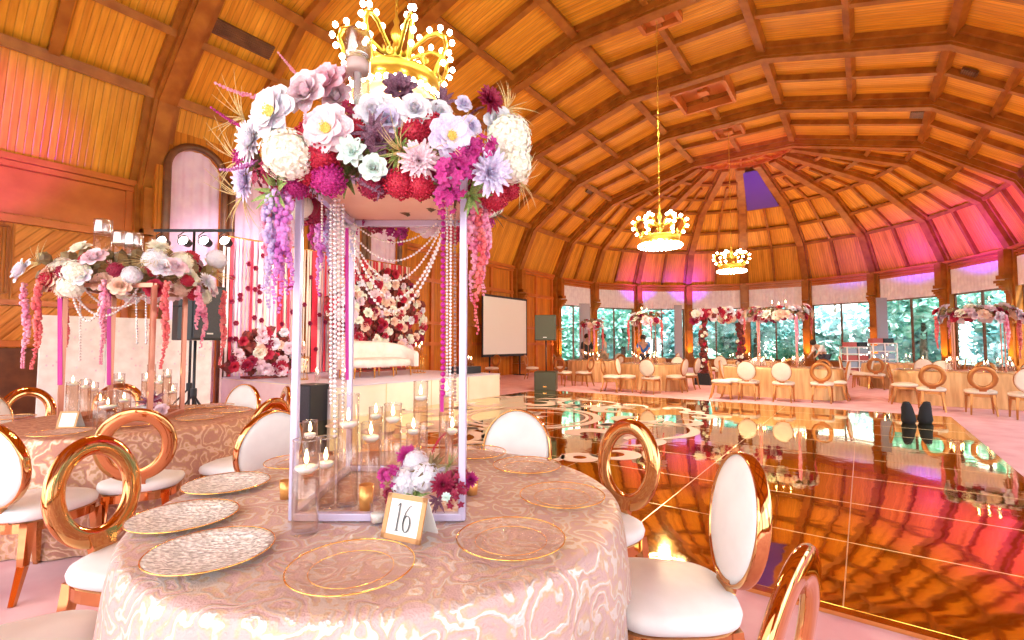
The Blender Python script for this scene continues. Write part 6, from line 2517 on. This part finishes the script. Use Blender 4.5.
chair('ring', (-10.4, 15.6), (-9, 16), False, 'ring back chair between projection screen and far loudspeaker')

# floral arch (two flower-wound posts and a rose beam)
pa, pb_ = (-4.388, 17.098, 0.220), (-3.371, 17.839, 0.220)
fa = empty('floral_arch', ((pa[0] + pb_[0]) / 2, (pa[1] + pb_[1]) / 2, 0), 0, 'floral arch of two rose-wound posts carrying a rose beam before far windows', 'flower arch')
ox, oy = (pa[0] + pb_[0]) / 2, (pa[1] + pb_[1]) / 2
rnd = random.Random(77)
ux, uy = (pb_[0] - pa[0]), (pb_[1] - pa[1])
q = sqrt(ux * ux + uy * uy)
ux, uy = ux / q, uy / q
for p in (pa, pb_):
    f_ = MB()
    for i in range(70):
        a = rnd.uniform(0, 6.28)
        f_.ball((p[0] - ox + 0.10 * cos(a), p[1] - oy + 0.10 * sin(a), rnd.uniform(0.35, 2.25)), rnd.uniform(0.05, 0.09), 5, 3, 1, .3, rnd)
    f_.bar((p[0] - ox, p[1] - oy, 0.3), (p[0] - ox, p[1] - oy, 2.3), 0.08)
    po = f_.build('wound_post', F['dark'], fa)
    for i in range(15):
        a = rnd.uniform(3.4, 6.4)
        link('rose', low_rose(rnd.choice(['red', 'cream', 'peach', 'burgundy'])), po, (p[0] - ox + 0.16 * cos(a), p[1] - oy + 0.16 * sin(a), rnd.uniform(0.5, 2.2)), (R(80), 0, a + 1.57), 0.06)
    MB().box((p[0] - ox, p[1] - oy, 0.17), (0.5, 0.5, 0.34)).box((p[0] - ox, p[1] - oy, 0.36), (0.4, 0.4, 0.05)).build('base_box', M['black'], fa)
core = MB()
for i in range(80):
    s_ = rnd.uniform(-0.95, 1.75)
    core.ball((ux * s_ + rnd.uniform(-.12, .12), uy * s_ + rnd.uniform(-.12, .12), 2.34 + rnd.uniform(-.1, .12)), rnd.uniform(.07, .12), 5, 3, 1, .3, rnd)
core.build('beam_foliage', F['dark'], fa)
for i in range(74):
    s_ = rnd.uniform(-1.0, 1.8)
    link('rose', low_rose(rnd.choice(['red', 'cream', 'blush', 'white', 'peach', 'burgundy', 'red'])), fa, (ux * s_ + 0.1 * uy, uy * s_ - 0.16, 2.34 + rnd.uniform(-.18, .2)),
         (R(rnd.uniform(60, 110)), 0, rnd.uniform(-.3, 1.0)), rnd.uniform(0.10, 0.15))

# white shelving racks on casters with glassware crates
def rack(p, rz, w, h, label, cols):
    t = empty('shelf_rack', p, rz, label, 'rack')
    mb = MB()
    for sx_ in (-1, 1):
        for sy_ in (-1, 1):
            mb.bar((sx_ * w / 2, sy_ * 0.25, 0.12), (sx_ * w / 2, sy_ * 0.25, h), 0.04)
    for i in range(5):
        z = 0.15 + (h - 0.15) * i / 4
        mb.box((0, 0, z), (w, 0.52, 0.035))
    mb.bar((0, -0.25, 0.12), (0, -0.25, h), 0.03)
    mb.build('rack_frame', M['white'], t)
    for sx_ in (-1, 1):
        for sy_ in (-1, 1):
            MB().ball((sx_ * w / 2, sy_ * 0.22, 0.06), 0.06, 10, 6).build('caster', M['black'], t, True)
    return t


M['crate_b'] = mat('blue grey crate', (0.35, 0.48, 0.62), 0.6)
M['crate_r'] = mat('brick red crate', (0.50, 0.12, 0.12), 0.6)
crates = []
for (pp_, w_, hh, lab, cc_, tag_) in (((-0.250, 24.075, 0.076), 0.88, 1.25, 'white shelf rack full of glass crates, left of two', 'crate_r', 'left'), ((0.594, 24.320, 0.096), 0.88, 1.40, 'white shelf rack full of glass crates, right of two', 'crate_b', 'right')):
    r_ = rack((pp_[0], pp_[1], 0.0), R(30), w_, hh, lab, cc_)
    for i in range(4):
        for s_ in (-1, 1):
            z = 0.15 + (hh - 0.15) * i / 4 + 0.0185
            a = R(30)
            dx = s_ * w_ * 0.24
            c_ = bev(MB().box((0, 0, 0.10), (w_ * 0.40, 0.42, 0.2)).build('crate', M[cc_ if (i + s_) % 2 else 'crate_b']), 0.01)
            c_.location = (pp_[0] + dx * cos(a), pp_[1] + dx * sin(a), z)
            c_.rotation_euler = (0, 0, a)
            tag(c_, 'plastic glass crate on the %s white rack, %s shelf, %s side' % (tag_, ('bottom', 'second', 'third', 'top')[i], 'left' if s_ < 0 else 'right'), 'crate')
    for k_, (dx, col) in enumerate(((-0.2, 'crate_r'), (0.2, 'black'))):
        a = R(30)
        c_ = bev(MB().box((0, 0, 0.09), (0.36, 0.36, 0.18)).build('box', M[col]), 0.01)
        c_.location = (pp_[0] + dx * cos(a), pp_[1] + dx * sin(a), hh + 0.019)
        c_.rotation_euler = (0, 0, a)
        tag(c_, '%s box on top of the %s white rack' % ('dark red' if k_ == 0 else 'black', tag_), 'box')
# grey open door leaves beside far columns
for i, (p, w_) in enumerate((((0.742, 27.151, 0.216), 0.45), ((-11.484, 22.072, -0.052), 0.55), ((-7.886, 25.809, -0.104), 0.4))):
    o = MB().box((0, 0, 1.75), (w_, 0.06, 3.4)).box((0, -0.035, 1.0), (w_ * 0.7, 0.02, 1.3)).box((0, -0.035, 2.5), (w_ * 0.7, 0.02, 1.3)).build('door_%d' % (i + 1), mat('grey lilac door', (0.40, 0.38, 0.46), 0.5))
    o.location = (p[0], p[1], 0.0)
    o.rotation_euler = (0, 0, R(36))
    struct(o)
# blurred trouser legs of a passing figure, modelled as two slumped black sacks
p = (0.715, 10.790, 0.024)
for k_, (dx, lab) in enumerate(((-0.14, 'dark blurred trouser leg on far edge of dance floor, left of the pair'), (0.14, 'dark blurred trouser leg on far edge of dance floor, right of the pair'))):
    a = R(36)
    bg_ = empty('blurred_leg', (p[0] + dx * cos(a), p[1] + dx * sin(a), p[2]), a, lab, 'blurred leg')
    mb = MB()
    s2 = -1 if k_ else 1
    mb.lathe([(0.0005, 0), (0.10, 0.0), (0.115, 0.05), (0.105, 0.16), (0.085, 0.26), (0.065, 0.33), (0.045, 0.36), (0.0005, 0.37)], 14, (0, 0, 0), 1.0, 0.8)
    mb.v = [(x + s2 * -0.04 * (z / 0.37) ** 2 + 0.008 * sin(z * 40 + y * 30), y, z) for x, y, z in mb.v]
    mb.build('leg_body', M['black_cloth'], bg_, True)
    MB().lathe([(0.036, 0.33), (0.05, 0.335), (0.05, 0.345), (0.036, 0.35)], 12, (s2 * -0.036, 0, 0)).build('top_band', M['black'], bg_, True)


# ================================================================ PEOPLE
def person(loc, rz, label, pose, shirt, trousers, skin=(0.55, 0.33, 0.22), hair=(0.03, 0.02, 0.015), scale=1.0, hide_legs=False):
    """one continuous skinned body per figure; clothes are snug shells over it"""
    t = empty('person', loc, rz, label, 'person', scale=scale)
    J = dict(pel=(0, 0, .95), sp=(0, 0.0, 1.15), ch=(0, 0.0, 1.36), nk=(0, 0.01, 1.50), hd=(0, 0.03, 1.60), tp=(0, 0.03, 1.72),
             ls=(-.19, 0, 1.42), le=(-.24, .02, 1.14), lw=(-.24, .12, .90), lh=(-.24, .15, .80),
             rs=(.19, 0, 1.42), re=(.24, .02, 1.14), rw=(.24, .12, .90), rh=(.24, .15, .80),
             lp=(-.10, 0, .90), lk=(-.11, .03, .50), la=(-.11, 0, .09), lt=(-.11, .17, .03),
             rp=(.10, 0, .90), rk=(.11, .03, .50), ra=(.11, 0, .09), rt=(.11, .17, .03))
    J.update(pose)
    names = list(J)
    E_ = [('pel', 'sp'), ('sp', 'ch'), ('ch', 'nk'), ('nk', 'hd'), ('hd', 'tp'), ('ch', 'ls'), ('ls', 'le'), ('le', 'lw'), ('lw', 'lh'), ('ch', 'rs'), ('rs', 're'), ('re', 'rw'), ('rw', 'rh'),
          ('pel', 'lp'), ('lp', 'lk'), ('lk', 'la'), ('la', 'lt'), ('pel', 'rp'), ('rp', 'rk'), ('rk', 'ra'), ('ra', 'rt')]
    rad = dict(pel=(.15, .11), sp=(.13, .10), ch=(.16, .11), nk=(.055, .055), hd=(.085, .10), tp=(.07, .08), ls=(.06, .06), le=(.045, .045), lw=(.03, .03), lh=(.035, .02),
               rs=(.06, .06), re=(.045, .045), rw=(.03, .03), rh=(.035, .02), lp=(.085, .085), lk=(.06, .06), la=(.04, .04), lt=(.035, .03), rp=(.085, .085), rk=(.06, .06), ra=(.04, .04), rt=(.035, .03))

    def skin_mesh(keys, edges, grow, name, mt, root, parent):
        me = bpy.data.meshes.new(name)
        idx = {k: i for i, k in enumerate(keys)}
        me.from_pydata([J[k] for k in keys], [(idx[a], idx[b]) for a, b in edges if a in idx and b in idx], [])
        me.materials.append(mt)
        o = link(name, me, parent)
        m_ = o.modifiers.new('skin', 'SKIN')
        for k in keys:
            v = me.skin_vertices[0].data[idx[k]]
            v.radius = (rad[k][0] + grow, rad[k][1] + grow)
            v.use_root = (k == root)
        s_ = o.modifiers.new('sub', 'SUBSURF')
        s_.levels = 1
        s_.render_levels = 1
        return o

    keys = [k for k in names if not (hide_legs and k in ('lk', 'la', 'lt', 'rk', 'ra', 'rt'))]
    skin_mesh(keys, E_, 0, 'body', mat('skin', skin, 0.5), 'pel', t)
    tk = ['pel', 'sp', 'ch', 'ls', 'le', 'rs', 're'] + (['lw', 'rw'] if pose.get('long') else [])
    skin_mesh([k for k in tk if k in J], E_, 0.014, 'shirt', mat('shirt', shirt, 0.8), 'pel', t)
    if not hide_legs:
        skin_mesh(['pel', 'lp', 'lk', 'la', 'rp', 'rk', 'ra'], E_, 0.016, 'trousers', mat('trousers', trousers, 0.8), 'pel', t)
        for a_, b_ in (('la', 'lt'), ('ra', 'rt')):
            MB().bar(Vector(J[a_]) + Vector((0, -0.03, -0.05)), Vector(J[b_]) + Vector((0, 0.03, 0.0)), 0.095, 0.07).build('shoe', M['black'], t)
    h_ = Vector(J['hd']).lerp(Vector(J['tp']), 0.55)
    MB().ball(h_ + Vector((0, -0.025, 0.025)), 0.112, 12, 8, 1.05).build('hair', mat('hair', hair, 0.7), t, True)
    f_ = MB()
    f_.ball(h_ + Vector((0, 0.105, -0.03)), 0.014, 6, 4)
    f_.build('nose', mat('skin', skin, 0.5), t, True)
    return t


p = (-8.496, 17.974, 0.000)
person((p[0], p[1], 0), R(36 + 60), 'standing man in grey shirt and khaki trousers near the far window',
       dict(lk=(-.11, .10, .50), la=(-.11, .16, .09), lt=(-.11, .33, .03), ra=(.11, -.12, .09), rt=(.11, .05, .03), lw=(-.20, .26, 1.05), lh=(-.18, .34, 1.06), rw=(.22, .22, 1.02), rh=(.20, .30, 1.02)),
       (0.25, 0.32, 0.34), (0.42, 0.30, 0.20))
p = (-6.959, 18.441, 0.273)
person((p[0], p[1], 0), R(36 + 150), 'person in a bright blue top with dark hair leaning behind far table',
       dict(ch=(0, .10, 1.34), nk=(0, .16, 1.46), hd=(0, .20, 1.55), tp=(0, .23, 1.66), ls=(-.19, .10, 1.40), rs=(.19, .10, 1.40), le=(-.26, .26, 1.20), re=(.26, .26, 1.20), lw=(-.2, .44, 1.08), rw=(.2, .44, 1.08),
            lh=(-.18, .52, 1.06), rh=(.18, .52, 1.06)), (0.04, 0.20, 0.62), (0.05, 0.05, 0.07))
p = (-9.085, 17.633, 0.076)
person((p[0], p[1], 0), R(36 + 200), 'person in black standing beside the leftmost far bouquet', dict(), (0.03, 0.03, 0.035), (0.03, 0.03, 0.035))
p = (-1.190, 21.905, 0.193)
person((p[0], p[1], 0), R(36 + 90), 'person in white shirt bending forward before the glass, left of racks',
       dict(sp=(0, .06, 1.12), ch=(0, .22, 1.24), nk=(0, .33, 1.33), hd=(0, .40, 1.38), tp=(0, .48, 1.44), ls=(-.19, .22, 1.28), rs=(.19, .22, 1.28), le=(-.22, .34, 1.05), re=(.22, .34, 1.05), lw=(-.2, .48, .88), rw=(.2, .48, .88),
            lh=(-.18, .55, .84), rh=(.18, .55, .84)), (0.85, 0.82, 0.85), (0.06, 0.06, 0.08))
